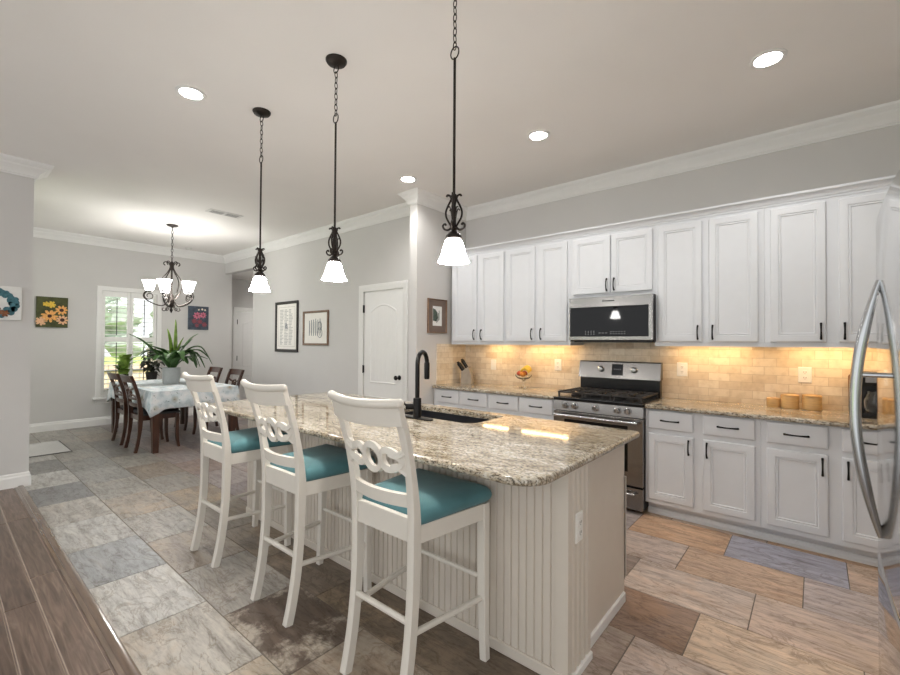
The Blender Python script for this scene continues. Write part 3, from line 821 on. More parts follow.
def slab(mb, x0, x1, y0, y1, z0, z1, radii):
    t = z1 - z0; r = t * 0.42
    st = [(r, z0)] + [(r - r * math.sin(a), z0 + r - r * math.cos(a)) for a in (0.5, 1.0, PI / 2)] + [(r - r * math.cos(a), z1 - r + r * math.sin(a)) for a in (0.0, 0.5, 1.0)] + [(r, z1)]
    mb.wn = True
    return [rrect(x0, x1, y0, y1, radii, z, ins) for ins, z in st]
for nm, x0, x1, lb in (('countertop', XS + 0.012, -1.832, 'granite countertop left of the stove'), ('countertop', -1.048, 0.62, 'granite countertop right of the stove')):
    mb = MB(); cxm = (x0 + x1) / 2
    mb.loops(slab(mb, x0 - cxm, x1 - cxm, 3.672 - YW, -0.012, 0, 0.034, (0.012, 0.012, 0.003, 0.003)))
    o = mb.build(nm, 'granite', loc=(cxm, YW, 0.857)); tag(o, lb + ', speckled beige and brown, under the backsplash', 'countertop')

# ---- under-cabinet lights
for k, (a, b, w_) in enumerate(((-2.98, -2.62, 'in the left corner'), (-2.46, -1.91, 'just left of the microwave'), (-0.95, -0.38, 'just right of the microwave'), (-0.19, 0.42, 'nearest the refrigerator'))):
    t = thing('cabinet_light', 'slim warm light bar under the wall cabinet ' + w_, 'light', ((a + b) / 2, 4.16, 1.386), 0, 'lights under the wall cabinets'); h = (b - a) / 2
    mb = MB(); mb.box(-h, h, -0.03, 0.03, -0.010, 0.0, 0.002, 1); mb.build('housing', 'outlet_plastic', t)
    mb = MB(); mb.box(-h + 0.012, h - 0.012, -0.022, 0.022, -0.016, -0.010); mb.build('lens', 'strip_lens', t, smooth=None)

# ---- outlets
def outlet(label, loc, rz, w=0.078, switch=False, cat='outlet'):
    t = thing('wall_outlet' if not switch else 'light_switch', label, cat, loc, rz)
    mb = MB(); mb.panel(-w / 2, w / 2, -0.06, 0.06, 0, [(0, 0), (0, -0.004), (0.004, -0.007), (0.010, -0.007)], back=0.0); mb.build('cover_plate', 'outlet_plastic', t)
    if switch:
        mb = MB(); mb.box(-0.017, 0.017, -0.010, -0.006, -0.034, 0.034, 0.002, 1); mb.build('rocker', 'outlet_plastic', t)
    else:
        for z in (-0.021, 0.021):
            mb = MB(); mb.lathe([(0.017, -0.006), (0.017, -0.009), (0.014, -0.0095)], (0, 0, z), 16, axis='y'); s_ = mb.build('socket', 'outlet_plastic', t)
            mb = MB(); mb.box(-0.008, -0.005, -0.0102, -0.0094, z - 0.004, z + 0.006); mb.box(0.005, 0.008, -0.0102, -0.0094, z - 0.004, z + 0.006); mb.box(-0.002, 0.002, -0.0102, -0.0094, z - 0.012, z - 0.008); mb.build('slots', 'slot_dark', s_, smooth=None)
    return t
yb = YW - 0.010
outlet('white switch plate on the backsplash in the left corner, behind the fruit', (-2.93, yb, 1.118), 0, 0.072, True, 'light switch')
outlet('white outlet on the backsplash just left of the stove', (-2.10, yb, 1.146), 0, 0.078)
outlet('white outlet on the backsplash just right of the stove', (-0.905, yb, 1.150), 0, 0.085)
outlet('white outlet on the backsplash above the wooden jars', (-0.058, yb, 1.144), 0, 0.082)

# =================================================================== RANGE
RX0, RX1 = -1.829, -1.053; RC = (RX0 + RX1) / 2; RW = (RX1 - RX0) / 2
rg = thing('gas_range', 'stainless gas stove with black grates between the base cabinets', 'stove', (RC, YW, 0))
Y0 = 3.655 - YW    # door front
mb = MB(); mb.box(-RW + 0.004, RW - 0.004, Y0 + 0.04, -0.04, 0.03, 0.862, 0.004, 1)
for sx in (-1, 1):
    for y in (Y0 + 0.10, -0.10): mb.lathe([(0.022, 0), (0.018, 0.03)], (sx * (RW - 0.07), y, 0), 12)
mb.build('oven_body', 'appliance_side', rg)
mb = MB(); mb.box(-RW, RW, Y0 - 0.004, -0.09, 0.862, 0.893, 0.006); mb.box(-RW + 0.03, RW - 0.03, Y0 + 0.03, -0.11, 0.893, 0.896); mb.build('cooktop', 'black_enamel', rg)
mb = MB(); mb.loops([[(x, Y0 + 0.0, 0.775), (x, Y0 + 0.05, 0.775), (x, Y0 + 0.05, 0.866), (x, Y0 + 0.012, 0.866)] for x in (-RW, RW)]); mb.build('control_panel', 'steel', rg, smooth=None)
for dx in (-0.272, -0.188, 0.0, 0.186, 0.268):
    kb = MB(); c = (dx, Y0 + 0.004, 0.822)
    kb.lathe([(0.029, 0.0), (0.029, -0.006), (0.024, -0.009), (0.022, -0.030), (0.018, -0.034), (0.003, -0.035)], c, 20, axis='y')
    kb.box(dx - 0.005, dx + 0.005, Y0 - 0.040, Y0 - 0.026, 0.822 - 0.021, 0.822 + 0.021, 0.003, 1)
    kb.build('burner_knob', 'steel_handle', rg)
# oven door
mb = MB(); mb.box(-RW, RW, Y0, Y0 + 0.04, 0.222, 0.768, 0.005); dr = mb.build('oven_door', 'steel', rg)
mb = MB(); mb.box(-0.285, 0.272, Y0 - 0.002, Y0 + 0.01, 0.33, 0.703, 0.006); mb.build('oven_window', 'black_glass', dr)
def bar_handle(parent, x0, x1, y, z, r=0.012):
    mb = MB(); mb.rod((x0, y - 0.05, z), (x1, y - 0.05, z), r, 14)
    for x in (x0 + 0.025, x1 - 0.025): mb.box(x - 0.012, x + 0.012, y - 0.052, y + 0.002, z - 0.012, z + 0.012, 0.004, 1)
    mb.build('handle', 'steel_handle', parent)
bar_handle(dr, -RW + 0.03, RW - 0.03, Y0, 0.738)
mb = MB()
for k in range(4): mb.box(-0.28 + 0.15 * k, -0.17 + 0.15 * k, Y0 - 0.001, Y0 + 0.004, 0.757, 0.762)
mb.build('door_vent', 'slot_dark', dr, smooth=None)
mb = MB(); mb.box(-RW, RW, Y0, Y0 + 0.04, 0.035, 0.208, 0.005); dw = mb.build('storage_drawer', 'steel', rg)
bar_handle(dw, -RW + 0.05, RW - 0.05, Y0 + 0.012, 0.166, 0.010)
# backguard
mb = MB()
pr = [(-0.128, 1.045), (-0.040, 1.045), (-0.040, 1.205), (-0.085, 1.205), (-0.098, 1.195)]
mb.loops([[(x, y, z) for y, z in pr] for x in (-RW + 0.01, RW - 0.005)]); bgd = mb.build('backguard', 'steel', rg)
mb = MB(); mb.box(-RW + 0.018, RW - 0.012, -0.105, -0.040, 0.893, 1.046, 0.004, 1); mb.build('backguard_riser', 'black_enamel', rg)
mb = MB()
def bgy(z): return -0.128 + 0.030 * (z - 1.045) / 0.15
mb.loops([[(x, bgy(z) + d, z) for x, z in ((-0.052, 1.075), (0.052, 1.075), (0.052, 1.180), (-0.052, 1.180))] for d in (0.004, -0.002)]); mb.build('clock_display', 'display', bgd, smooth=None)
mb = MB()
for k in range(4): mb.box(-0.030 + 0.018 * k, -0.022 + 0.018 * k, bgy(1.13) - 0.003, bgy(1.13) - 0.0005, 1.124, 1.136)
mb.build('clock_digits', 'mark_grey', bgd, smooth=None)
for dx in (-0.155, 0.155):
    kb = MB(); kb.lathe([(0.030, 0.01), (0.030, -0.005), (0.026, -0.010), (0.023, -0.030), (0.018, -0.034), (0.003, -0.035)], (dx, bgy(1.13), 1.13), 20, axis='y'); kb.build('oven_knob', 'steel_handle', bgd)
# burners and grates
for bx, by, br in ((-0.25, -0.48, 0.045), (-0.25, -0.22, 0.038), (0.0, -0.35, 0.05), (0.25, -0.48, 0.05), (0.25, -0.22, 0.035)):
    b_ = MB(); b_.lathe([(br, 0.896), (br, 0.904), (br * 0.8, 0.906), (br * 0.8, 0.914), (br * 0.7, 0.918), (0.004, 0.918)], (bx, by, 0), 20); b_.build('burner', 'cast_iron', rg)
for gx0, gx1 in ((-0.372, -0.128), (-0.122, 0.122), (0.128, 0.372)):
    g = MB(); yA, yB, zt = Y0 + 0.045, -0.125, 0.925
    cxg = (gx0 + gx1) / 2
    for x in (gx0 + 0.008, gx1 - 0.008): g.box(x - 0.007, x + 0.007, yA, yB, zt, zt + 0.014, 0.003, 1)
    for y in (yA + 0.007, (yA + yB) / 2, yB - 0.007): g.box(gx0 + 0.008, gx1 - 0.008, y - 0.006, y + 0.006, zt, zt + 0.014, 0.003, 1)
    for y in ((yA * 3 + yB) / 4, (yA + 3 * yB) / 4):
        for sg in (-1, 1):
            g.box(min(cxg + sg * 0.03, cxg + sg * 0.115), max(cxg + sg * 0.03, cxg + sg * 0.115), y - 0.005, y + 0.005, zt + 0.001, zt + 0.017, 0.002, 1)
            g.box(cxg - 0.005, cxg + 0.005, min(y + sg * 0.025, y + sg * 0.11), max(y + sg * 0.025, y + sg * 0.11), zt + 0.001, zt + 0.017, 0.002, 1)
    for x in (gx0 + 0.012, gx1 - 0.012):
        for y in (yA + 0.01, yB - 0.01): g.box(x - 0.006, x + 0.006, y - 0.006, y + 0.006, 0.896, zt)
    g.build('grate', 'cast_iron', rg, smooth=None)

# =================================================================== MICROWAVE
MX0, MX1 = -1.790, -1.040; MC = (MX0 + MX1) / 2; MW_ = (MX1 - MX0) / 2
mw = thing('microwave', 'stainless over-range microwave with black glass door', 'microwave', (MC, YW, 1.395))
YM = 3.885 - YW
mb = MB(); mb.box(-MW_, MW_, YM + 0.035, -0.012, 0.0, 0.405, 0.003, 1); mb.build('microwave_body', 'appliance_side', mw)
mb = MB(); mb.box(-MW_, MW_, YM, YM + 0.035, 0.012, 0.405, 0.004); md = mb.build('microwave_door', 'steel', mw)
mb = MB(); mb.box(-MW_ + 0.012, MW_ - 0.032, YM - 0.003, YM + 0.01, 0.042, 0.316, 0.004, 1); mb.build('door_glass', 'black_glass', md)
mb = MB(); mb.box(-0.055, 0.055, YM - 0.001, YM + 0.002, 0.360, 0.369); mb.build('maker_mark', 'mark_dark', md, smooth=None)
mb = MB()
for k in range(4):
    for z in (0.062, 0.076, 0.090): mb.box(-0.212 + 0.026 * k, -0.203 + 0.026 * k, YM - 0.0042, YM - 0.0025, z, z + 0.005)
for k in range(6):
    for z in (0.066, 0.084): mb.box(0.02 + 0.024 * k, 0.029 + 0.024 * k, YM - 0.0042, YM - 0.0025, z, z + 0.005)
for k in range(3): mb.box(-0.085 + 0.03 * k, -0.068 + 0.03 * k, YM - 0.0042, YM - 0.0025, 0.074, 0.078)
mb.build('button_marks', 'mark_grey', md, smooth=None)
mb = MB(); mb.box(-MW_ + 0.03, MW_ - 0.03, YM + 0.06, -0.05, -0.008, 0.004); mb.build('vent_grille', 'slot_dark', mw, smooth=None)

# =================================================================== REFRIGERATOR
FX, FY0, FY1 = 0.168, 1.27, 2.17
fg = thing('refrigerator', 'stainless refrigerator with one bowed handle at the right edge', 'refrigerator', (FX + 0.4, (FY0 + FY1) / 2, 0))
fl = lambda x, y, z: (x - FX - 0.4, y - (FY0 + FY1) / 2, z)
mb = MB(); a = fl(FX + 0.075, FY0 + 0.004, 0.02); b = fl(0.92, FY1 - 0.004, 1.775); mb.box(a[0], b[0], a[1], b[1], a[2], b[2], 0.004, 1)
for x in (0.3, 0.8):
    for y in (FY0 + 0.08, FY1 - 0.08): p = fl(x, y, 0); mb.lathe([(0.02, 0), (0.02, 0.02)], p, 10)
mb.build('fridge_body', 'vent_metal', fg)
def bowed(z0, z1, name):
    """door panel whose front (facing -x) bows outwards a little"""
    mb = MB(); n = 16; L = []
    ys = [FY0 + (FY1 - FY0) * k / n for k in range(n + 1)]
    fx = lambda y: FX - 0.014 * (1 - ((y - (FY0 + FY1) / 2) / 0.45) ** 2)
    out = []
    for k, y in enumerate(ys):
        x = fx(y)
        out.append((x, y))
    e = 0.012
    poly = [(FX + 0.070, FY0)] + [(FX + e, FY0)] + [(fx(FY0) + 0.003, FY0 + 0.004)] + out[1:-1] + [(fx(FY1) + 0.003, FY1 - 0.004)] + [(FX + e, FY1)] + [(FX + 0.070, FY1)]
    def lvl(z, ins):
        r = []
        for x, y in poly:
            yy = min(max(y, FY0 + ins), FY1 - ins); xx = x + (ins if x < FX + 0.05 else 0)
            r.append(fl(xx, yy, z))
        return r
    mb.loops([lvl(z0, 0.006), lvl(z0 + 0.003, 0.002), lvl(z0 + 0.008, 0), lvl(z1 - 0.016, 0), lvl(z1 - 0.007, 0.003), lvl(z1 - 0.002, 0.010), lvl(z1, 0.02)])
    return mb.build(name, 'steel_fridge', fg, smooth=40)
ud = bowed(0.700, 1.808, 'fridge_door'); fd = bowed(0.06, 0.688, 'freezer_drawer')
mb = MB(); a = fl(FX + 0.05, FY0 + 0.01, 0.69); b = fl(FX + 0.07, FY1 - 0.01, 0.699); mb.box(a[0], b[0], a[1], b[1], a[2], b[2]); mb.build('door_gasket', 'slot_dark', fg, smooth=None)
mb = MB(); hy = 1.905; xs = 0.158
pts = [fl(xs - 0.002 - 0.058 * math.sin(PI * t) ** 0.92, hy, 1.575 - 0.80 * t) for t in [k / 28 for k in range(29)]]
sec = [(0.0175 * math.cos(2 * PI * k / 16) ** 1 * (1.0 if abs(math.cos(2 * PI * k / 16)) < 0.8 else 0.86), 0.019 * math.sin(2 * PI * k / 16)) for k in range(16)]
mb.sweep(pts, sec, up=(1, 0, 0), scale=[0.55 + 0.45 * min(1, 5 * min(t, 1 - t)) for t in [k / 28 for k in range(29)]])
p = fl(xs - 0.062, hy, 1.278); q = fl(xs + 0.004, hy, 1.278); mb.rod(p, q, 0.008, 10)
mb.build('handle', 'steel_handle', ud)

# =================================================================== ISLAND
IX0, IX1, IY0, IY1 = -3.50, -0.79, 1.645, 2.40
isl = thing('kitchen_island', 'white beadboard island under the large granite top', 'island', ((IX0 + IX1) / 2, (IY0 + IY1) / 2, 0))
ic = ((IX0 + IX1) / 2, (IY0 + IY1) / 2); il = lambda x, y: (x - ic[0], y - ic[1])
SX0, SX1, SY0, SY1 = -2.315, -1.56, 2.055, 2.425      # sink opening
mb = MB(); x0, y0 = il(IX0 + 0.02, IY0 + 0.02); x1, y1 = il(IX1, IY1); xa, ya = il(SX0 - 0.03, SY0 - 0.03); xb, _ = il(SX1 + 0.03, 0)
mb.box(x0, x1, y0, ya, 0.0, 0.858); mb.box(x0, xa, ya, y1, 0.0, 0.858); mb.box(xb, x1, ya, y1, 0.0, 0.858); mb.box(xa, xb, ya, y1, 0.0, 0.60)
mb.box(xa, xb, y1 - 0.018, y1, 0.60, 0.80)
mb.build('island_body', 'island_paint', isl, smooth=None)
def beadboard(xa, xb, face, depth, pitch=0.0383):
    pts = []; n = max(1, round((xb - xa) / pitch)); p = (xb - xa) / n; g = 0.0048
    for k in range(n):
        a, b = xa + k * p, xa + (k + 1) * p
        pts += [(a + g, face), (b - g, face), (b - g * 0.45, face + 0.0075), (b + g * 0.45, face + 0.0075)] if k < n - 1 else [(a + g, face), (b, face)]
    return pts + [(xb, face + depth), (xa, face + depth), (xa, face)]
mb = MB(); pts = [il(x, y) for x, y in beadboard(IX0, IX1 - 0.004, IY0 - 0.001, 0.02)]
mb.loops([[(x, y, z) for x, y in pts] for z in (0.0, 0.858)]); mb.build('beadboard_panel', 'island_paint', isl, smooth=None)
mb = MB(); a = il(IX0, IY0 - 0.012); b = il(IX1 + 0.01, IY0 + 0.004); mb.box(a[0], b[0], a[1], b[1], 0, 0.05, 0.004, 1); mb.build('base_strip', 'island_paint', isl)
# fluted post at the near right corner
PXa, PXb, PYa, PYb = IX1 - 0.005, IX1 + 0.036, IY0 - 0.008, 1.865
fl_pts = [(PXa, PYa), (PXb, PYa)]
yy = PYa + 0.035
while yy < PYb - 0.035:
    fl_pts += [(PXb, yy), (PXb - 0.006, yy + 0.007), (PXb - 0.006, yy + 0.016), (PXb, yy + 0.023)]; yy += 0.045
fl_pts += [(PXb, PYb), (PXa, PYb)]
mb = MB(); mb.loops([[(*il(x, y), z) for x, y in fl_pts] for z in (0.0, 0.858)])
a = il(PXa - 0.012, PYa); b = il(PXa, PYa + 0.02); mb.box(a[0], b[0], a[1], b[1], 0, 0.858)
mb.build('corner_post', 'island_paint', isl, smooth=None)
mb = MB(); a = il(IX1, PYb); b = il(IX1 + 0.004, IY1); mb.box(a[0], b[0], a[1], b[1], 0.0, 0.858); mb.build('end_panel', 'island_paint', isl, smooth=None)
mb = MB(); a = il(IX1, PYb); b = il(IX1 + 0.016, IY1 - 0.01); mb.box(a[0], b[0], a[1], b[1], 0, 0.055, 0.005, 1)
a = il(IX1, PYa - 0.006); b = il(PXb + 0.010, PYb + 0.002); mb.box(a[0], b[0], a[1], b[1], 0, 0.035, 0.004, 1); mb.build('end_base_strip', 'trim_paint', isl)
# doors on the kitchen side of the island
for k in range(5):
    xA = IX0 + 0.06 + 0.54 * k; mb = MB(); mb.panel(-0.24, 0.24, 0.12, 0.66, 0, RAISED); mb.xform(Matrix.Translation((*il(xA + 0.26, IY1), 0)) @ Matrix.Rotation(PI, 4, 'Z')); mb.build('door', 'island_paint', isl, smooth=25)
outlet('white outlet low on the fluted island corner post', (PXb, 1.735, 0.612), PI / 2, 0.062)

# granite top with sink cut-out
CX0, CX1, CY0, CY1, CZ0, CZ1 = -3.63, -0.737, 1.335, 2.525, 0.858, 0.891
cc = ((CX0 + CX1) / 2, (CY0 + CY1) / 2)
mb = MB()
rad = (0.13, 0.13, 0.03, 0.03)
L = slab(mb, CX0 - cc[0], CX1 - cc[0], CY0 - cc[1], CY1 - cc[1], 0.0, CZ1 - CZ0, rad)
bm = mb.bm
V = [[bm.verts.new(p) for p in l] for l in L]; n = len(V[0])
for a, b in zip(V, V[1:]):
    for i in range(n):
        j = (i + 1) % n; bm.faces.new((a[i], a[j], b[j], b[i]))
H = [[bm.verts.new(p) for p in rrect(SX0 - cc[0], SX1 - cc[0], SY0 - cc[1], SY1 - cc[1], (0.09, 0.09, 0.02, 0.02), z)] for z in (0.0, CZ1 - CZ0)]
hn = len(H[0])
for i in range(hn):
    j = (i + 1) % hn; bm.faces.new((H[0][i], H[0][j], H[1][j], H[1][i]))
for loop, hole in ((V[0], H[0]), (V[-1], H[1])):
    es = []
    for l in (loop, hole):
        for i in range(len(l)):
            e = bm.edges.get((l[i], l[(i + 1) % len(l)]))
            es.append(e)
    bmesh.ops.triangle_fill(bm, use_beauty=True, use_dissolve=False, edges=es)
o = mb.build('island_countertop', 'granite', loc=(cc[0], cc[1], CZ0)); tag(o, 'long glossy speckled granite island top with a rounded near corner', 'countertop')

# sink
sk = thing('sink', 'black undermount sink set in the island granite', 'sink', ((SX0 + SX1) / 2, (SY0 + SY1) / 2, 0.66))
hx, hy_ = (SX1 - SX0) / 2, (SY1 - SY0) / 2
mb = MB(); rr = (0.09, 0.09, 0.02, 0.02)
out = [rrect(-hx - 0.012, hx + 0.012, -hy_ - 0.012, hy_ + 0.012, (0.1, 0.1, 0.03, 0.03), z) for z in (-0.012, 0.196)]
inn = [rrect(-hx + 0.002, hx - 0.002, -hy_ + 0.002, hy_ - 0.002, rr, 0.196), rrect(-hx + 0.006, hx - 0.006, -hy_ + 0.006, hy_ - 0.006, rr, 0.03), rrect(-hx + 0.02, hx - 0.02, -hy_ + 0.02, hy_ - 0.02, rr, 0.006)]
mb.loops(out + inn); mb.build('basin', 'sink_composite', sk)
mb = MB(); mb.lathe([(0.045, 0.006), (0.045, 0.010), (0.036, 0.012), (0.030, 0.008), (0.004, 0.008)], (0.0, 0, 0), 20); mb.build('drain', 'steel_handle', sk)

# faucet
fc = thing('faucet', 'matte black gooseneck faucet behind the island sink', 'faucet', (-1.935, 1.985, CZ1))
mb = MB(); mb.loops([rrect(-0.13, 0.13, -0.028, 0.028, (0.028,) * 4, z, i) for z, i in ((0, 0), (0.006, 0), (0.009, 0.004))]); mb.build('base_plate', 'black_metal', fc)
mb = MB(); mb.lathe([(0.026, 0.008), (0.026, 0.125), (0.024, 0.130), (0.016, 0.132)], seg=20); mb.build('faucet_body', 'black_metal', fc)
mb = MB()
dirx, diry = -0.334, 0.943
R = 0.075; pts = [(0, 0, 0.12), (0, 0, 0.22), (0, 0, 0.345)]
for k in range(1, 13):
    a = PI * k / 12; d = R - R * math.cos(a); pts.append((dirx * d, diry * d, 0.345 + R * math.sin(a)))
mb.tube(pts, 0.0145, 14); d = 2 * R; mb.build('spout', 'black_metal', fc)
mb = MB(); mb.lathe([(0.0165, 0.0), (0.0185, -0.01), (0.0185, -0.10), (0.016, -0.112), (0.006, -0.112)], (dirx * d, diry * d, 0.35), 16); mb.build('spray_head', 'black_metal', fc)
mb = MB(); mb.rod((-0.015, -0.013, 0.075), (-0.056, -0.046, 0.075), 0.0185, 16, 0.0185); mb.rod((-0.050, -0.042, 0.075), (-0.066, -0.055, 0.100), 0.006, 10); mb.build('lever', 'black_metal', fc)

# =================================================================== BAR STOOLS
def make_stool():
    t = thing('bar_stool', 'stool', 'bar stool', (0, 0, 0), 0, 'bar stools along the island')
    W = 0.019
    rect = lambda a, b: [(-a, -b), (a, -b), (a, b), (-a, b)]
    prof = [(-0.228, 0.0), (-0.208, 0.09), (-0.187, 0.22), (-0.173, 0.38), (-0.168, 0.55), (-0.169, 0.69), (-0.183, 0.81), (-0.208, 0.935), (-0.241, 1.05), (-0.276, 1.135)]
    for sx in (-1, 1):
        pts = smooth_path([(sx * (0.165 + 0.003 * min(1, z / 0.6) + 0.016 * max(0, (z - 0.65)) / 0.5), y, z) for y, z in prof], 4); n = len(pts)
        mb = MB()
        sc = [(1.0, 0.84 + 0.10 * math.exp(-((p.z - 0.62) / 0.14) ** 2) - 0.30 * min(1, max(0, (p.z - 0.68)) / 0.25)) for p in pts]
        mb.sweep(pts, [(-0.018, -0.021), (-0.014, -0.024), (0.014, -0.024), (0.018, -0.021), (0.018, 0.021), (0.014, 0.024), (-0.014, 0.024), (-0.018, 0.021)], up=(1, 0, 0), scale=sc)
        mb.build('leg', 'stool_paint', t)
    for sx in (-1, 1):
        mb = MB(); pts = smooth_path([(sx * 0.231, 0.210, 0.0), (sx * 0.224, 0.212, 0.12), (sx * 0.217, 0.215, 0.35), (sx * 0.214, 0.216, 0.672)], 5)
        mb.sweep(pts, [(-0.021, -0.017), (-0.017, -0.021), (0.017, -0.021), (0.021, -0.017), (0.021, 0.017), (0.017, 0.021), (-0.017, 0.021), (-0.021, 0.017)], up=(1, 0, 0), scale=[0.8 + 0.2 * min(1, p.z / 0.5) for p in pts])
        mb.build('leg', 'stool_paint', t)
    mb = MB()
    mb.box(-0.152, 0.152, -0.182, -0.158, 0.612, 0.704, 0.002, 1); mb.box(-0.192, 0.192, 0.208, 0.230, 0.606, 0.674, 0.002, 1)
    for sx in (-1, 1):
        mb.loops([[(sx * 0.157, -0.15, z), (sx * 0.181, -0.15, z), (sx * 0.231, 0.197, z), (sx * 0.207, 0.197, z)] for z in (0.606, 0.674)])
    mb.build('seat_frame', 'stool_paint', t, smooth=None)
    # cushion
    mb = MB(); L = []
    for ins, z in ((0.006, 0.674), (-0.004, 0.684), (-0.008, 0.700), (-0.004, 0.716), (0.012, 0.731), (0.045, 0.744), (0.09, 0.752), (0.14, 0.756)):
        l = rrect(-0.237, 0.237, -0.153, 0.268, (0.03, 0.03, 0.05, 0.05), z, max(ins, -0.008) if ins > 0 else 0)
        if ins < 0: l = [(x * (1 - ins * 4.5), 0.05 + (y - 0.05) * (1 - ins * 5), z_) for x, y, z_ in l]
        L.append([(x * (0.78 + 0.22 * (y + 0.153) / 0.421), y, z_) for x, y, z_ in l])
    mb.loops(L); mb.build('cushion', 'teal_fabric', t, smooth=60)
    # stretchers
    mb = MB(); mb.rod((-0.20, 0.218, 0.342), (0.20, 0.218, 0.342), 0.010, 10); mb.build('front_stretcher', 'stool_paint', t)
    mb = MB(); mb.rod((-0.16, -0.180, 0.312), (0.16, -0.180, 0.312), 0.0125, 10); mb.build('rear_stretcher', 'stool_paint', t)
    for sx in (-1, 1):
        mb = MB(); mb.rod((sx * 0.163, -0.175, 0.268), (sx * 0.217, 0.205, 0.262), 0.0125, 10); mb.build('side_stretcher', 'stool_paint', t)
    # curved rails of the back
    def by(z):
        for (y0, z0), (y1, z1) in zip(prof, prof[1:]):
            if z0 <= z <= z1: return y0 + (y1 - y0) * (z - z0) / (z1 - z0)
        return prof[-1][0]
    def rail(name, z, h, th, half, bow, sag=0.0, bead=0.0):
        mb = MB(); n = 14
        xs_ = [(-half + 2 * half * k / n) for k in range(n + 1)]
        L = []
        for x in xs_:
            u = x / half; y = by(z) - bow * (1 - u * u); zc = z - sag * (1 - u * u)
            yt = by(min(z + h / 2, 1.135)) - by(z); 
            pr_ = [(y - th / 2 - yt, zc - h / 2), (y + th / 2 - yt, zc - h / 2), (y + th / 2 + yt, zc + h / 2), (y - th / 2 + yt, zc + h / 2)]
            L.append([(x, a, b) for a, b in pr_])
        mb.loops(L)
        if bead:
            pts = [(x, by(1.135) - 0.008 - bow * (1 - (x / half) ** 2), z + h / 2 - sag * (1 - (x / half) ** 2)) for x in xs_]
            mb.tube(pts, bead, 12); mb.ball(pts[0], bead, 12, 8); mb.ball(pts[-1], bead, 12, 8)
        return mb.build(name, 'stool_paint', t, smooth=50)
    rail('top_rail', 1.112, 0.085, 0.024, 0.203, 0.034, 0.010, 0.0175)
    rail('lower_rail', 0.772, 0.050, 0.022, 0.163, 0.030)
    # interlaced ring splat
    mb = MB(); zc = 0.922
    def P_(x, z): return Vector((x, by(z) - 0.022 * (1 - (x / 0.19) ** 2), z))
    band = [(-0.009, -0.0125), (0.009, -0.0125), (0.009, 0.0125), (-0.009, 0.0125)]
    ring = [P_(0.046 * math.cos(a), zc + 0.051 * math.sin(a)) for a in [2 * PI * k / 28 for k in range(28)]]
    mb.sweep(ring, band, up=(0, 1, -0.2), closed=True)
    for sx in (-1, 1):
        lp = []
        m_ = 30
        for k in range(m_):
            a = 2 * PI * k / m_
            u = (1 - math.cos(a)) / 2          # 0 at the ring, 1 at the post
            x = 0.050 + 0.102 * u
            hz = 0.050 * math.sin(a) * (1 - 0.55 * u) 
            lp.append(P_(sx * x, zc + hz))
        mb.sweep(lp, band, up=(0, 1, -0.2), closed=True)
        # flared ends that meet the post above and below
        for sz in (-1, 1):
            pts = [P_(sx * (0.095 + 0.074 * k / 6), zc + sz * (0.030 - 0.010 * math.sin(PI * k / 6) + 0.012 * (k / 6) ** 2)) for k in range(7)]
            mb.sweep(pts, band, up=(0, 1, -0.2))
        mb.loops([[P_(sx * 0.150, zc + q) + Vector((0, d, 0)) for q, d in ((-0.034, -0.009), (0.034, -0.009), (0.034, 0.009), (-0.034, 0.009))], [P_(sx * 0.169, zc + q) + Vector((0, d, 0)) for q, d in ((-0.046, -0.009), (0.046, -0.009), (0.046, 0.009), (-0.046, 0.009))]])
    mb.build('splat', 'stool_paint', t, smooth=50)
    return t
st = make_stool()
for k, (x, lb) in enumerate(((-1.334, 'white bar stool with teal cushion, nearest of the three'), (-2.125, 'white bar stool with teal cushion, middle of the three'), (-2.966, 'white bar stool with teal cushion, nearest the dining table'))):
    if k == 0: st['label'] = lb; st.location = (x, 1.352, 0)
    else: copy_tree(st, None, lb, (x, 1.352, 0))

# =================================================================== LIGHTS ON THE CEILING
def recessed(x, y, label, zc=CEIL):
    t = thing('ceiling_light', label, 'ceiling light', (x, y, zc), 0, 'recessed ceiling lights')
    mb = MB(); mb.lathe([(0.066, -0.0005), (0.092, -0.0005), (0.092, -0.004), (0.086, -0.008), (0.070, -0.008), (0.066, -0.004)], seg=32, cap0=False, cap1=False); 
    mb.build('trim_ring', 'trim_paint', t)
    mb = MB(); mb.lathe([(0.067, -0.003), (0.060, -0.0055), (0.02, -0.0065)], seg=28); mb.build('lens', 'can_lens', t)
    l = bpy.data.lights.new('lamp', 'SPOT'); l.energy = CAN_W * 4.2; l.spot_size = math.radians(150); l.spot_blend = 0.7; l.shadow_soft_size = 0.06; l.color = (1.0, 0.975, 0.945)
    lo = bpy.data.objects.new('lamp', l); COL.objects.link(lo); lo.parent = t; lo.location = (0, 0, -0.012)
recessed(-3.218, 1.098, 'round recessed light at the upper left, left of the pendants')
recessed(-0.204, 3.122, 'round recessed light nearest the refrigerator')
recessed(-1.697, 3.112, 'round recessed light in the middle of the row before the kitchen cabinets')
recessed(-3.182, 3.105, 'round recessed light close to the stub wall corner')

recessed(-8.4, 4.7, 'added unseen recessed light brightening the hallway, past the opening', 2.72)  # added lamp, out of view, to brighten the hallway

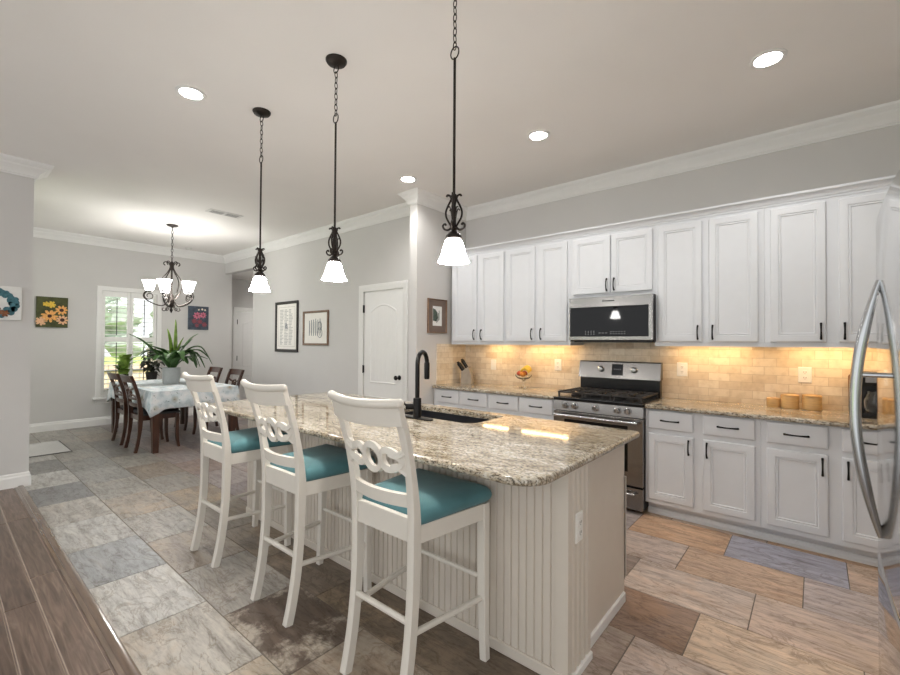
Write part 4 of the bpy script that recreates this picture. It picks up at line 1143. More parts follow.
def pendant(x, y, label):
    t = thing('pendant_light', label, 'pendant light', (x, y, CEIL), 0, 'pendant lights over the island')
    mb = MB(); mb.lathe([(0.062, 0.0), (0.062, -0.008), (0.054, -0.020), (0.030, -0.028), (0.010, -0.032)], seg=28); mb.build('canopy', 'bronze', t)
    mb = MB()
    def link(z, r, h, turn, wire=0.0024):
        pts = [Vector((r * math.cos(a) * (1 if not turn else 0), r * math.cos(a) * (0 if not turn else 1), z + h * math.sin(a))) for a in [2 * PI * k / 14 for k in range(14)]]
        mb.tube(pts, wire, 6, closed=True)
    link(-0.052, 0.024, 0.024, 0, 0.003)
    z = -0.088; k = 1
    while z > -0.325: link(z, 0.009, 0.0195, k % 2); z -= 0.0325; k += 1
    link(-0.348, 0.024, 0.028, 0, 0.0032); mb.build('chain', 'bronze', t)
    mb = MB(); mb.rod((0, 0, -0.372), (0, 0, -1.19), 0.0062, 10); mb.build('rod', 'bronze', t)
    mb = MB(); z0, z1 = -1.012, -1.155
    mb.lathe([(0.012, z0 + 0.012), (0.016, z0), (0.012, z0 - 0.02), (0.009, z0 - 0.04), (0.013, -1.09), (0.009, z1)], seg=14)
    for k in range(4):
        a = k * PI / 2 + 0.5; c, s_ = math.cos(a), math.sin(a)
        prof = [(0.034, z0 + 0.004), (0.030, z0 + 0.012), (0.018, z0 + 0.008), (0.013, z0 - 0.012), (0.026, z0 - 0.045), (0.037, z0 - 0.080), (0.034, z0 - 0.115), (0.018, z0 - 0.150), (0.012, z0 - 0.166), (0.026, z0 - 0.182), (0.044, z0 - 0.176), (0.051, z0 - 0.158), (0.042, z0 - 0.146), (0.036, z0 - 0.156)]
        mb.tube(smooth_path([(r * c, r * s_, z0 + (z - z0) * 0.82) for r, z in prof], 4), 0.005, 6)
    for k in range(4):   # small tendrils
        a = k * PI / 2 + 1.3; c, s_ = math.cos(a), math.sin(a)
        pts = [((0.012 + 0.022 * q) * c, (0.012 + 0.022 * q) * s_, z0 - 0.09 + 0.05 * q + 0.018 * math.sin(q * 4)) for q in [i / 8 for i in range(9)]]
        mb.tube(pts, 0.0028, 6)
    mb.build('scroll_cage', 'bronze', t)
    mb = MB(); mb.lathe([(0.010, -1.150), (0.018, -1.156), (0.012, -1.166), (0.026, -1.178), (0.036, -1.190), (0.037, -1.203), (0.028, -1.208)], seg=20); mb.build('shade_fitter', 'bronze', t)
    mb = MB()
    o_ = [(0.030, -1.203), (0.036, -1.210), (0.043, -1.226), (0.049, -1.246), (0.055, -1.269), (0.064, -1.292), (0.073, -1.309)]
    mb.lathe(o_ + [(r - 0.003, z) for r, z in o_[::-1]], seg=32, cap0=False, cap1=False)
    bmesh.ops.contextual_create(mb.bm, geom=[]) if False else None
    mb.build('shade', 'lamp_glass', t, smooth=60)
    l = bpy.data.lights.new('bulb', 'POINT'); l.energy = 9; l.shadow_soft_size = 0.03; l.color = (1.0, 0.93, 0.84)
    lo = bpy.data.objects.new('bulb', l); COL.objects.link(lo); lo.parent = t; lo.location = (0, 0, -1.27)
pendant(-1.258, 1.52, 'bronze scroll pendant light with white glass shade, nearest of the three')
pendant(-2.172, 1.52, 'bronze scroll pendant light with white glass shade, middle of the three')
pendant(-3.078, 1.518, 'bronze scroll pendant light with white glass shade, nearest the dining area')

# chandelier
ch = thing('chandelier', 'bronze five-arm chandelier with white glass shades over the dining table', 'chandelier', (-7.085, 2.2, CEIL))
mb = MB(); mb.lathe([(0.075, 0.0), (0.075, -0.008), (0.06, -0.02), (0.02, -0.028), (0.01, -0.04)], seg=24); mb.build('canopy', 'bronze', ch)
mb = MB(); z = -0.06; k = 0
while z > -0.52:
    tn = k % 2
    pts = [Vector((0.012 * math.cos(a) * (1 - tn), 0.012 * math.cos(a) * tn, z + 0.026 * math.sin(a))) for a in [2 * PI * q / 12 for q in range(12)]]
    mb.tube(pts, 0.0035, 6, closed=True); z -= 0.044; k += 1
mb.build('chain', 'bronze', ch)
mb = MB()
mb.lathe([(0.006, -0.52), (0.020, -0.54), (0.014, -0.58), (0.022, -0.62), (0.012, -0.66), (0.012, -1.02), (0.030, -1.06), (0.040, -1.11), (0.028, -1.17), (0.012, -1.20), (0.022, -1.225), (0.004, -1.27)], seg=18)
mb.build('column', 'bronze', ch)
mb = MB()
for k in range(5):
    a = 2 * PI * k / 5 + 0.35; c, s_ = math.cos(a), math.sin(a)
    prof = [(0.085, -0.585), (0.105, -0.560), (0.085, -0.535), (0.045, -0.545), (0.020, -0.60), (0.050, -0.68), (0.120, -0.78), (0.140, -0.87), (0.105, -0.98), (0.035, -1.10)]
    mb.tube(smooth_path([(r * c, r * s_, z) for r, z in prof], 4), 0.0075, 7)
    p2 = [(0.03, -1.13), (0.055, -1.21), (0.09, -1.24), (0.115, -1.22), (0.100, -1.195)]
    mb.tube(smooth_path([(r * c, r * s_, z) for r, z in p2], 4), 0.006, 7)
mb.build('scroll_frame', 'bronze', ch)
for k in range(5):
    a = 2 * PI * k / 5 + 4.41; c, s_ = math.cos(a), math.sin(a)
    mb = MB()
    RA = 0.262
    prof = [(0.02, -1.00), (0.045, -1.10), (0.10, -1.165), (0.18, -1.155), (0.265, -1.115), (0.325, -1.055), (0.318, -0.995), (0.275, -0.968)]
    mb.tube(smooth_path([(r * c, r * s_, z) for r, z in prof], 5), 0.0085, 8)
    curl = [(RA + 0.062 * (1 - q * 0.62) * math.cos(-q * 8.2 + 1.2), -1.036 + 0.062 * (1 - q * 0.62) * math.sin(-q * 8.2 + 1.2)) for q in [i / 24 for i in range(25)]]
    mb.tube([(r * c, r * s_, z) for r, z in curl], 0.006, 6)
    mb.lathe([(0.012, -0.985), (0.034, -0.976), (0.032, -0.968), (0.016, -0.960), (0.016, -0.945)], (RA * c, RA * s_, 0), 14)
    arm = mb.build('arm', 'bronze', ch)
    mb = MB(); sh = [(0.020, -0.966), (0.040, -0.962), (0.052, -0.945), (0.060, -0.915), (0.067, -0.880), (0.078, -0.845), (0.092, -0.822)]
    mb.lathe(sh + [(r - 0.004, z + 0.001) for r, z in sh[::-1]], (RA * c, RA * s_, 0), 24); mb.build('shade', 'chandelier_glass', arm, smooth=60)
l = bpy.data.lights.new('bulb', 'POINT'); l.energy = 42; l.shadow_soft_size = 0.12; l.color = (1.0, 0.98, 0.95)
lo = bpy.data.objects.new('bulb', l); COL.objects.link(lo); lo.parent = ch; lo.location = (0, 0, -1.0)

# vent and smoke detector
vt = thing('air_vent', 'white rectangular air vent in the ceiling near the dining area', 'vent', (-5.90, 2.43, CEIL))
mb = MB(); mb.box(-0.085, 0.085, -0.21, 0.21, -0.008, -0.0005, 0.003, 1); mb.build('vent_frame', 'vent_metal', vt)
mb = MB()
for k in range(4):
    for y0, y1 in ((-0.17, -0.02), (0.02, 0.17)): mb.box(-0.055 + 0.029 * k, -0.038 + 0.029 * k, y0, y1, -0.0095, -0.0078)
mb.build('vent_louvers', 'vent_slot', vt, smooth=None)
sd = thing('smoke_detector', 'small round white detector on the ceiling by the far dining wall', 'smoke detector', (-8.60, 2.93, CEIL))
mb = MB(); mb.lathe([(0.05, -0.0005), (0.05, -0.02), (0.04, -0.032), (0.005, -0.034)], seg=20); mb.build('detector_body', 'vent_metal', sd)

# =================================================================== PICTURES
def framed(label, loc, rz, w, h, fw, fm, mat_w, mat_m, art):
    """origin: centre of picture at the wall; faces -y"""
    t = thing('framed_picture', label, 'picture', loc, rz)
    mb = MB(); pr = [(0, 0), (0, -0.022), (0.003, -0.026), (fw * 0.6, -0.024), (fw, -0.016), (fw, -0.006)]
    path = [(-w / 2, -h / 2), (w / 2, -h / 2), (w / 2, h / 2), (-w / 2, h / 2)]
    L = []
    for px, pz in path:
        sx, sz = (1 if px < 0 else -1), (1 if pz < 0 else -1)
        L.append([(px + sx * a, d, pz + sz * a) for a, d in pr])
    mb.loops(L, closed=True); mb.build('picture_frame', fm, t)
    mb = MB(); mb.box(-w / 2 + fw * 0.8, w / 2 - fw * 0.8, -0.009, -0.001, -h / 2 + fw * 0.8, h / 2 - fw * 0.8); mb.build('mat_board', mat_m, t, smooth=None)
    art(t, w, h, fw + mat_w)
    return t
def rect_(mb, x0, x1, z0, z1, y): mb.box(x0, x1, y, y + 0.0008, z0, z1)
def art_lines(t, w, h, b):
    mb = MB(); x0, x1, z0, z1 = -w / 2 + b, w / 2 - b, -h / 2 + b, h / 2 - b
    for a in (x0, x1 - 0.006): rect_(mb, a, a + 0.006, z0, z1, -0.0102)
    for a in (z0, z1 - 0.006): rect_(mb, x0, x1, a, a + 0.006, -0.0102)
    rr = random.Random(3)
    for k in range(24):
        zz = z0 + 0.03 + (z1 - z0 - 0.06) * k / 24
        for q in range(3):
            xx = x0 + 0.05 + (x1 - x0 - 0.1) * q / 3; rect_(mb, xx, xx + (x1 - x0) * rr.uniform(0.12, 0.24), zz, zz + 0.014, -0.0102)
    mb.build('print_lines', 'ink_pale', t, smooth=None)
    mb = MB()
    for k in range(5): rect_(mb, -0.05 + 0.004 * k, 0.05 - 0.012 * k, -0.03 + 0.02 * k, -0.016 + 0.02 * k, -0.0106)
    mb.build('print_figure', 'ink_grey', t, smooth=None)
def art_arches(t, w, h, b):
    mb = MB(); rr = random.Random(5)
    for k in range(6):
        xx = -w * 0.26 + w * 0.085 * k; hh = h * rr.uniform(0.34, 0.5)
        rect_(mb, xx, xx + 0.016, -h * 0.22, -h * 0.22 + hh, -0.0102)
        rect_(mb, xx + 0.022, xx + 0.028, -h * 0.15, -h * 0.15 + hh * 0.7, -0.0102)
    for cz, r in ((0.03, 0.05), (-0.07, 0.06)):
        pts = [Vector((w * 0.17 + r * math.cos(a), -0.0102, cz + r * 1.2 * math.sin(a))) for a in [2 * PI * q / 18 for q in range(18)]]
        mb.sweep(pts, [(-0.006, -0.0004), (0.006, -0.0004), (0.006, 0.0004), (-0.006, 0.0004)], up=None, closed=True) if False else mb.tube(pts, 0.005, 6, closed=True)
    mb.build('print_figure', 'ink_grey', t, smooth=None)
def art_plant(t, w, h, b):
    mb = MB(); rect_(mb, -w / 2 + b, w / 2 - b, -h / 2 + b, h / 2 - b, -0.0104); mb.build('print_paper', 'canvas_white', t, smooth=None)
    mb = MB(); x0 = -w / 2 + b + 0.004
    pts = [(x0, -h * 0.14), (x0 + 0.05, -h * 0.16), (x0 + 0.085, -h * 0.04), (x0 + 0.075, h * 0.10), (x0 + 0.04, h * 0.19), (x0, h * 0.22)]
    mb.loops([[(x, y, z) for x, z in pts] for y in (-0.0106, -0.0114)]); 
    for k in range(4): mb.box(x0 + 0.06 + 0.014 * k, x0 + 0.068 + 0.014 * k, -0.0114, -0.0106, -h * 0.2 + 0.012 * k, -h * 0.06 + 0.03 * k)
    mb.build('print_foliage', 'print_green', t, smooth=None)
framed('tall black framed print with white mat on the pantry wall', (-6.565, YD, 1.622), 0, 0.69, 0.82, 0.045, 'frame_black', 0.045, 'mat_board', art_lines)
framed('smaller brown framed print beside the pantry door', (-5.735, YD, 1.585), 0, 0.66, 0.52, 0.032, 'frame_brown', 0.07, 'mat_board', art_arches)
framed('small picture with wide brown mat on the stub wall', (XS, 3.764, 1.684), PI / 2, 0.325, 0.395, 0.014, 'frame_brown', 0.07, 'mat_brown', art_plant)

def canvas(label, loc, rz, w, h, m, paint):
    t = thing('canvas_painting', label, 'painting', loc, rz)
    mb = MB(); mb.box(-w / 2, w / 2, -0.03, -0.001, -h / 2, h / 2, 0.002, 1); mb.build('canvas', m, t)
    paint(t); return t
def blossom(mb, cx, cz, r, n, seed=0, y=-0.031):
    rr = random.Random(seed)
    for k in range(n):
        a = 2 * PI * k / n + rr.uniform(-.1, .1); pts = []
        for q in range(9):
            u = -1 + 2 * q / 8
            rad = r * (0.35 + 0.65 * (1 - abs(u) ** 2.2)) * rr.uniform(0.92, 1.05)
            aa = a + u * PI / n * 1.15
            pts.append((cx + rad * math.cos(aa), cz + rad * math.sin(aa)))
        pts = [(cx, cz)] + pts
        yy = y - 0.0006 * (k % 3)
        mb.loops([[(x, yy2, z) for x, z in pts] for yy2 in (yy, yy - 0.0012)])
def disc(mb, cx, cz, r, y): mb.loops([[(cx + r * math.cos(a), yy, cz + r * math.sin(a)) for a in [2 * PI * q / 14 for q in range(14)]] for yy in (y, y - 0.001)])
def paint_sun(t):
    for nm, m, fl_ in (('orange_blossom', 'petal_orange', [(-0.03, -0.06, 0.098, 9, 1), (0.105, 0.035, 0.075, 9, 2)]), ('yellow_blossom', 'petal_yellow', [(-0.01, 0.115, 0.055, 7, 3), (-0.075, 0.12, 0.04, 5, 7)]), ('peach_blossom', 'petal_peach', [(0.115, -0.115, 0.075, 9, 4), (-0.125, -0.14, 0.07, 8, 5)])):
        mb = MB()
        for cx, cz, r, n, sd_ in fl_: blossom(mb, cx, cz, r, n, sd_)
        mb.build(nm, m, t, smooth=None)
    for cx, cz, r in ((-0.03, -0.06, 0.026), (0.105, 0.035, 0.026), (0.115, -0.115, 0.028)):
        mb = MB(); disc(mb, cx, cz, r, -0.0345); mb.build('flower_eye', 'flower_eye', t, smooth=None)
def paint_rose(t):
    mb = MB()
    for cx, cz, r, sd_ in ((-0.03, 0.045, 0.07, 1), (0.075, 0.055, 0.06, 2)):
        blossom(mb, cx, cz, r, 8, sd_)
    mb.build('pink_blossom', 'petal_pink', t, smooth=None)
    mb = MB()
    for cx, cz, r, sd_ in ((-0.075, -0.06, 0.05, 3), (0.02, -0.07, 0.05, 4), (0.10, -0.12, 0.05, 5), (-0.03, -0.14, 0.04, 6)): blossom(mb, cx, cz, r, 7, sd_)
    mb.build('dusky_blossom', 'petal_dusky', t, smooth=None)
    mb = MB()
    for cx, cz, r, sd_ in ((0.06, 0.165, 0.022, 7), (0.11, 0.155, 0.02, 8), (0.0, 0.155, 0.018, 9)): blossom(mb, cx, cz, r, 5, sd_)
    mb.build('pale_blossom', 'petal_cream', t, smooth=None)
    mb = MB()
    for cx, cz, r in ((-0.03, 0.045, 0.02), (0.075, 0.055, 0.018)): disc(mb, cx, cz, r, -0.0345)
    mb.build('flower_eye', 'petal_dusky', t, smooth=None)
def paint_wreath(t):
    mb = MB(); rr = random.Random(4); y = -0.031
    for k in range(70):
        a = rr.uniform(0, 2 * PI); q = 0.098 + rr.uniform(-0.022, 0.026); r = rr.uniform(0.016, 0.028)
        yy = y - 0.0004 * (k % 7)
        cx, cz = q * math.cos(a), q * math.sin(a)
        mb.loops([[(cx + r * rr.uniform(.7, 1.1) * math.cos(b), yy, cz + r * rr.uniform(.7, 1.1) * math.sin(b)) for b in [2 * PI * i / 9 for i in range(9)]]] * 1 if False else [[(cx + r * math.cos(b), y2, cz + r * math.sin(b)) for b in [2 * PI * i / 9 for i in range(9)]] for y2 in (yy, yy - 0.0008)])
    mb.build('wreath_leaves', 'wreath_teal', t, smooth=None)
    mb = MB()
    for cx, cz, r, sd_ in ((0.0, -0.075, 0.035, 1), (0.045, -0.095, 0.032, 2), (-0.045, -0.09, 0.03, 3)): blossom(mb, cx, cz, r, 6, sd_, y=-0.036)
    mb.build('brown_blossom', 'paint_brown', t, smooth=None)
canvas('small square painting of orange and peach blossoms on dark green', (XD, 1.165, 1.805), PI / 2, 0.36, 0.46, 'canvas_green', paint_sun)
canvas('dark painting of pink round blossoms right of the window', (XD, 3.214, 1.815), PI / 2, 0.35, 0.44, 'canvas_slate', paint_rose)
canvas('white canvas with a teal leafy wreath at the left edge', (XL, 0.375, 1.712), PI / 2, 0.31, 0.31, 'canvas_white', paint_wreath)

# =================================================================== DINING
tb = thing('dining_table', 'dark wood dining table mostly hidden under a floral cloth', 'table', (-7.14, 2.235, 0))
TX, TY = 0.98, 0.505
mb = MB(); mb.box(-TX, TX, -TY, TY, 0.722, 0.752, 0.006); mb.build('tabletop', 'dark_wood', tb)
mb = MB(); mb.box(-TX + 0.06, TX - 0.06, -TY + 0.05, -TY + 0.075, 0.63, 0.722); mb.box(-TX + 0.06, TX - 0.06, TY - 0.075, TY - 0.05, 0.63, 0.722); mb.box(-TX + 0.05, -TX + 0.075, -TY + 0.06, TY - 0.06, 0.63, 0.722); mb.box(TX - 0.075, TX - 0.05, -TY + 0.06, TY - 0.06, 0.63, 0.722); mb.build('apron', 'dark_wood', tb, smooth=None)
for sx in (-1, 1):
    for sy in (-1, 1):
        x, y = sx * (TX - 0.055), sy * (TY - 0.045); mb = MB()
        mb.sweep([(x, y, 0), (x, y, 0.3), (x, y, 0.722)], [(-0.042, -0.042), (0.042, -0.042), (0.042, 0.042), (-0.042, 0.042)], up=(1, 0, 0), scale=[0.72, 0.88, 1.0]); mb.build('leg', 'dark_wood', tb, smooth=None)
# cloth: top sheet and skirt with folds, corners hang lowest
mb = MB()
def skirt_ring(drop_k):
    pts = []
    N_ = 40
    per = [(-TX, -TY), (TX, -TY), (TX, TY), (-TX, TY)]
    for i in range(4):
        a, b = Vector(per[i]), Vector(per[(i + 1) % 4]); n_ = 26 if i % 2 == 0 else 18
        nrm = Vector((b.y - a.y, a.x - b.x)).normalized()
        for k in range(n_):
            t = k / n_; p = a.lerp(b, t)
            cn = min(t, 1 - t) * (b - a).length            # distance to a corner
            ce = math.exp(-(cn / 0.075) ** 2)
            dz = (0.215 + 0.09 * ce) * drop_k
            wob = 0.010 * math.sin(p.x * 17 + p.y * 13) * drop_k
            out = (0.006 + (0.022 + wob) * drop_k) * nrm
            if cn < 1e-6: out = out + (0.006 + 0.03 * drop_k) * Vector((nrm.y, -nrm.x)) * -1 if False else Vector((math.copysign(0.006 + 0.03 * drop_k, p.x), math.copysign(0.006 + 0.03 * drop_k, p.y)))
            pts.append((p.x + out.x, p.y + out.y, 0.757 - 0.002 * (drop_k > 0) - dz))
    return pts
inner = [(x * 0.985, y * 0.975, 0.7585) for x, y, z in skirt_ring(0)]
mb.loops([inner, skirt_ring(0), skirt_ring(0.12), skirt_ring(0.5), skirt_ring(1.0)], cap0=True, cap1=False)
o = mb.build('tablecloth', 'floral_cloth', loc=(-7.14, 2.235, 0)); md_ = o.modifiers.new('thickness', 'SOLIDIFY'); md_.thickness = 0.0015; md_.offset = 1
tag(o, 'pale blue floral tablecloth draped over the dining table', 'tablecloth')

def make_dining_chair():
    t = thing('dining_chair', 'chair', 'chair', (0, 0, 0), 0, 'dining chairs around the table')
    prof = [(-0.250, 0.0), (-0.228, 0.10), (-0.208, 0.25), (-0.200, 0.42), (-0.205, 0.52), (-0.225, 0.68), (-0.262, 0.82), (-0.305, 0.94)]
    def by(z):
        for (y0, z0), (y1, z1) in zip(prof, prof[1:]):
            if z0 <= z <= z1: return y0 + (y1 - y0) * (z - z0) / (z1 - z0)
        return prof[-1][0]
    sec = [(-0.016, -0.02), (0.016, -0.02), (0.016, 0.02), (-0.016, 0.02)]
    for sx in (-1, 1):
        pts = smooth_path([(sx * 0.205, y, z) for y, z in prof], 4); mb = MB(); mb.sweep(pts, sec, up=(1, 0, 0), scale=[(1, 0.9 + 0.35 * math.exp(-((p.z - 0.42) / 0.15) ** 2)) for p in pts]); mb.build('leg', 'dark_wood', t)
    for sx in (-1, 1):
        pts = smooth_path([(sx * 0.205, 0.225, 0), (sx * 0.203, 0.205, 0.15), (sx * 0.203, 0.205, 0.44)], 5); mb = MB(); mb.sweep(pts, [(-0.02, -0.02), (0.02, -0.02), (0.02, 0.02), (-0.02, 0.02)], up=(1, 0, 0), scale=[0.75 + 0.25 * min(1, p.z / 0.3) for p in pts]); mb.build('leg', 'dark_wood', t)
    mb = MB(); mb.box(-0.19, 0.19, -0.205, -0.185, 0.385, 0.445); mb.box(-0.19, 0.19, 0.195, 0.215, 0.385, 0.445)
    for sx in (-1, 1): mb.box(sx * 0.203 - 0.011, sx * 0.203 + 0.011, -0.18, 0.19, 0.385, 0.445)
    mb.build('seat_frame', 'dark_wood', t, smooth=None)
    mb = MB(); mb.loops([rrect(-0.222, 0.222, -0.178, 0.235, (0.02,) * 4, z, i) for z, i in ((0.445, 0.004), (0.455, 0), (0.472, 0.0), (0.482, 0.015), (0.488, 0.06))]); mb.build('seat_pad', 'seat_leather', t, smooth=60)
    def rail(name, z, h, half, bow, th=0.022):
        mb = MB(); L = []
        for k in range(13):
            x = -half + 2 * half * k / 12; y = by(z) - bow * (1 - (x / half) ** 2); d = by(min(0.94, z + h / 2)) - by(z)
            L.append([(x, y - th / 2 - d, z - h / 2), (x, y + th / 2 - d, z - h / 2), (x, y + th / 2 + d, z + h / 2), (x, y - th / 2 + d, z + h / 2)])
        mb.loops(L); return mb.build(name, 'dark_wood', t)
    rail('crest_rail', 0.905, 0.085, 0.235, 0.03)
    rail('lower_rail', 0.575, 0.045, 0.19, 0.022)
    rail('middle_rail', 0.655, 0.028, 0.19, 0.022)
    mb = MB(); zc = 0.735
    P_ = lambda x, z: Vector((x, by(z) - 0.024 * (1 - (x / 0.2) ** 2), z))
    b_ = [(-0.010, -0.008), (0.010, -0.008), (0.010, 0.008), (-0.010, 0.008)]
    mb.sweep([P_(0.052 * math.cos(a), zc + 0.052 * math.sin(a)) for a in [2 * PI * k / 24 for k in range(24)]], b_, up=(0, 1, -0.25), closed=True)
    for sx in (-1, 1):
        for sz in (-1, 1):
            mb.sweep([P_(sx * (0.045 + 0.15 * k / 8), zc + sz * (0.030 + 0.040 * (k / 8) ** 1.6)) for k in range(9)], b_, up=(0, 1, -0.25))
    mb.ball(P_(0, zc), 0.03, 12, 8, (1, 0.4, 1)); mb.build('rosette_splat', 'dark_wood', t)
    return t
dc = make_dining_chair()
for k, (x, y, rz, lb) in enumerate(((-6.58, 1.862, 0.0, 'dark wood dining chair at the near table corner, back to the left foreground'), (-7.20, 1.862, 0.0, 'dark wood dining chair beside the window end, behind another chair back'), (-6.83, 2.72, PI, 'dark wood dining chair across the table, farther right of two'), (-7.64, 2.74, PI, 'dark wood dining chair across the table, beside the plant leaves'))):
    if k == 0: dc['label'] = lb; dc.location = (x, y, 0); dc.rotation_euler = (0, 0, rz)
    else: copy_tree(dc, None, lb, (x, y, 0), rz)

# plants
def leaf(mb, path, w, fold=0.25):
    P = smooth_path(path, 5); n = len(P); L = []
    for i, p in enumerate(P):
        t = (P[min(i + 1, n - 1)] - P[max(i - 1, 0)]).normalized()
        sd = t.cross(Vector((0, 0, 1)))
        if sd.length < 0.2: sd = t.cross(Vector((0.6, 0.8, 0)))
        sd.normalize(); up = sd.cross(t)
        u = i / (n - 1); ww = w * 1.75 * (0.12 + math.sin(PI * min(1, u ** 0.8)) ** 0.9) + 0.0015
        L.append([p - sd * ww + up * ww * fold, p, p + sd * ww + up * ww * fold])
    V = [[mb.bm.verts.new(q) for q in l] for l in L]
    for a, b in zip(V, V[1:]):
        mb.bm.faces.new((a[0], a[1], b[1], b[0])); mb.bm.faces.new((a[1], a[2], b[2], b[1]))
def solid(o, th): m_ = o.modifiers.new('thickness', 'SOLIDIFY'); m_.thickness = th; return o
pp = thing('potted_plant', 'leafy green plant in a pale grey ribbed pot on the dining table', 'plant', (-7.12, 2.225, 0.7604))
mb = MB(); R_ = 0.108
L = []
for r, z in ((R_ * 0.86, 0), (R_ * 0.95, 0.012), (R_, 0.06), (R_ * 1.02, 0.16), (R_ * 1.02, 0.235), (R_ * 0.93, 0.235), (R_ * 0.92, 0.205)):
    L.append([(r * (1 + 0.010 * (k % 2)) * math.cos(2 * PI * k / 64), r * (1 + 0.010 * (k % 2)) * math.sin(2 * PI * k / 64), z) for k in range(64)])
mb.loops(L); mb.build('pot', 'pot_glaze', pp)
mb = MB(); mb.lathe([(R_ * 0.90, 0.198), (R_ * 0.90, 0.210), (0.02, 0.218)], seg=24); mb.build('soil', 'soil', pp)
mb = MB()   # bright upright spears
for dx, dy, h, w in ((0.0, 0.02, 0.72, 0.030), (0.03, -0.04, 0.58, 0.030), (-0.03, 0.03, 0.62, 0.028), (0.02, 0.07, 0.46, 0.028)):
    leaf(mb, [(dx * 0.4, dy * 0.4, 0.205), (dx * 0.8, dy * 0.8, 0.21 + h * 0.35), (dx * 1.4, dy * 1.3, 0.21 + h * 0.7), (dx * 2.0, dy * 2.0, 0.21 + h)], w, 0.5)
solid(mb.build('upright_leaves', 'leaf_bright', pp), 0.002)
mb = MB()
# (direction angle, reach, rise, end height, width)
for a, reach, rise, end, w in ((-1.57, 0.52, 0.34, 0.50, 0.028), (-1.45, 0.40, 0.36, 0.20, 0.034), (1.45, 0.34, 0.40, 0.52, 0.026), (1.50, 0.44, 0.30, 0.00, 0.036), (1.35, 0.36, 0.34, 0.02, 0.036), (1.75, 0.30, 0.22, 0.10, 0.040), (0.9, 0.34, 0.30, 0.06, 0.036), (0.2, 0.30, 0.34, 0.12, 0.036), (-0.5, 0.30, 0.30, 0.16, 0.036), (-0.95, 0.34, 0.26, 0.14, 0.036), (2.5, 0.34, 0.34, 0.16, 0.034), (3.4, 0.34, 0.34, 0.16, 0.034), (1.1, 0.52, 0.42, 0.06, 0.030), (-2.2, 0.3, 0.3, 0.2, 0.03), (0.55, 0.26, 0.2, 0.08, 0.04), (1.9, 0.4, 0.32, 0.0, 0.036), (1.25, 0.46, 0.24, 0.14, 0.032), (1.6, 0.50, 0.36, 0.16, 0.030), (-1.75, 0.36, 0.22, 0.10, 0.034), (-1.3, 0.30, 0.40, 0.34, 0.028), (1.4, 0.26, 0.46, 0.44, 0.028)):
    c, s_ = math.cos(a), math.sin(a)
    leaf(mb, [(0.02 * c, 0.02 * s_, 0.205), (reach * 0.35 * c, reach * 0.35 * s_, 0.21 + rise * 0.6), (reach * 0.7 * c, reach * 0.7 * s_, 0.21 + (rise * 0.9 + max(0, end - rise) * 0.6 if end > rise else rise * 0.75)), (reach * c, reach * s_, 0.21 + end)], w, 0.3)
solid(mb.build('arching_leaves', 'leaf_mid', pp), 0.002)

ps = thing('plant_stand', 'dark wire plant stand in front of the dining window', 'plant stand', (-8.56, 2.20, 0))
mb = MB()
for y in (-0.30, 0.30):
    for x in (-0.12, 0.12): mb.rod((x, y, 0), (x, y, 0.71), 0.009, 8)
for z in (0.25, 0.69):
    for x in (-0.12, 0.12): mb.rod((x, -0.30, z), (x, 0.30, z), 0.007, 8)
    for y in (-0.30, 0.30): mb.rod((-0.12, y, z), (0.12, y, z), 0.007, 8)
mb.build('stand_frame', 'black_metal', ps)
mb = MB(); mb.box(-0.13, 0.13, -0.31, 0.31, 0.697, 0.710, 0.002, 1); mb.build('stand_shelf', 'dark_wood', ps)
g1 = thing('potted_plant', 'small green round-leaved plant by the window', 'plant', (-8.56, 1.99, 0.7115))
mb = MB(); mb.lathe([(0.055, 0), (0.07, 0.10), (0.075, 0.13), (0.066, 0.13), (0.06, 0.11)], seg=20); mb.build('pot', 'bronze', g1)
mb = MB(); rr = random.Random(11)
for k in range(20):
    a = rr.uniform(0, 6.28); r = rr.uniform(0.03, 0.14); h = rr.uniform(0.18, 0.44); c, s_ = math.cos(a), math.sin(a)
    leaf(mb, [(r * 0.4 * c, r * 0.4 * s_, h - 0.10), (r * 0.7 * c, r * 0.7 * s_, h - 0.02), (r * c, r * s_, h), ((r + 0.05) * c, (r + 0.05) * s_, h + 0.02)], 0.034, 0.2)
    mb.tube([(0.01 * c, 0.01 * s_, 0.11), (r * 0.3 * c, r * 0.3 * s_, h - 0.16), (r * 0.4 * c, r * 0.4 * s_, h - 0.09)], 0.003, 5)
mb.build('leaves', 'leaf_bright', g1)
g2 = thing('potted_plant', 'dark-leaved plant with cream blossoms by the window', 'plant', (-8.56, 2.38, 0.7115))
mb = MB(); mb.lathe([(0.07, 0), (0.085, 0.11), (0.09, 0.14), (0.08, 0.14), (0.075, 0.12)], seg=20); mb.build('pot', 'frame_black', g2)
mb = MB(); rr = random.Random(21)
for k in range(38):
    a = rr.uniform(0, 6.28); r = rr.uniform(0.03, 0.17); h = rr.uniform(0.10, 0.52); c, s_ = math.cos(a), math.sin(a)
    leaf(mb, [(r * 0.3 * c, r * 0.3 * s_, h - 0.02), (r * 0.7 * c, r * 0.7 * s_, h + 0.02), (r * c, r * s_, h), ((r + 0.05) * c, (r + 0.05) * s_, h - 0.05)], 0.030, 0.2)
    if k % 2: mb.tube([(0.01 * c, 0.01 * s_, 0.12), (r * 0.2 * c, r * 0.2 * s_, h * 0.6), (r * 0.3 * c, r * 0.3 * s_, h - 0.02)], 0.003, 5)
mb.build('leaves', 'leaf_dark', g2)
mb = MB()
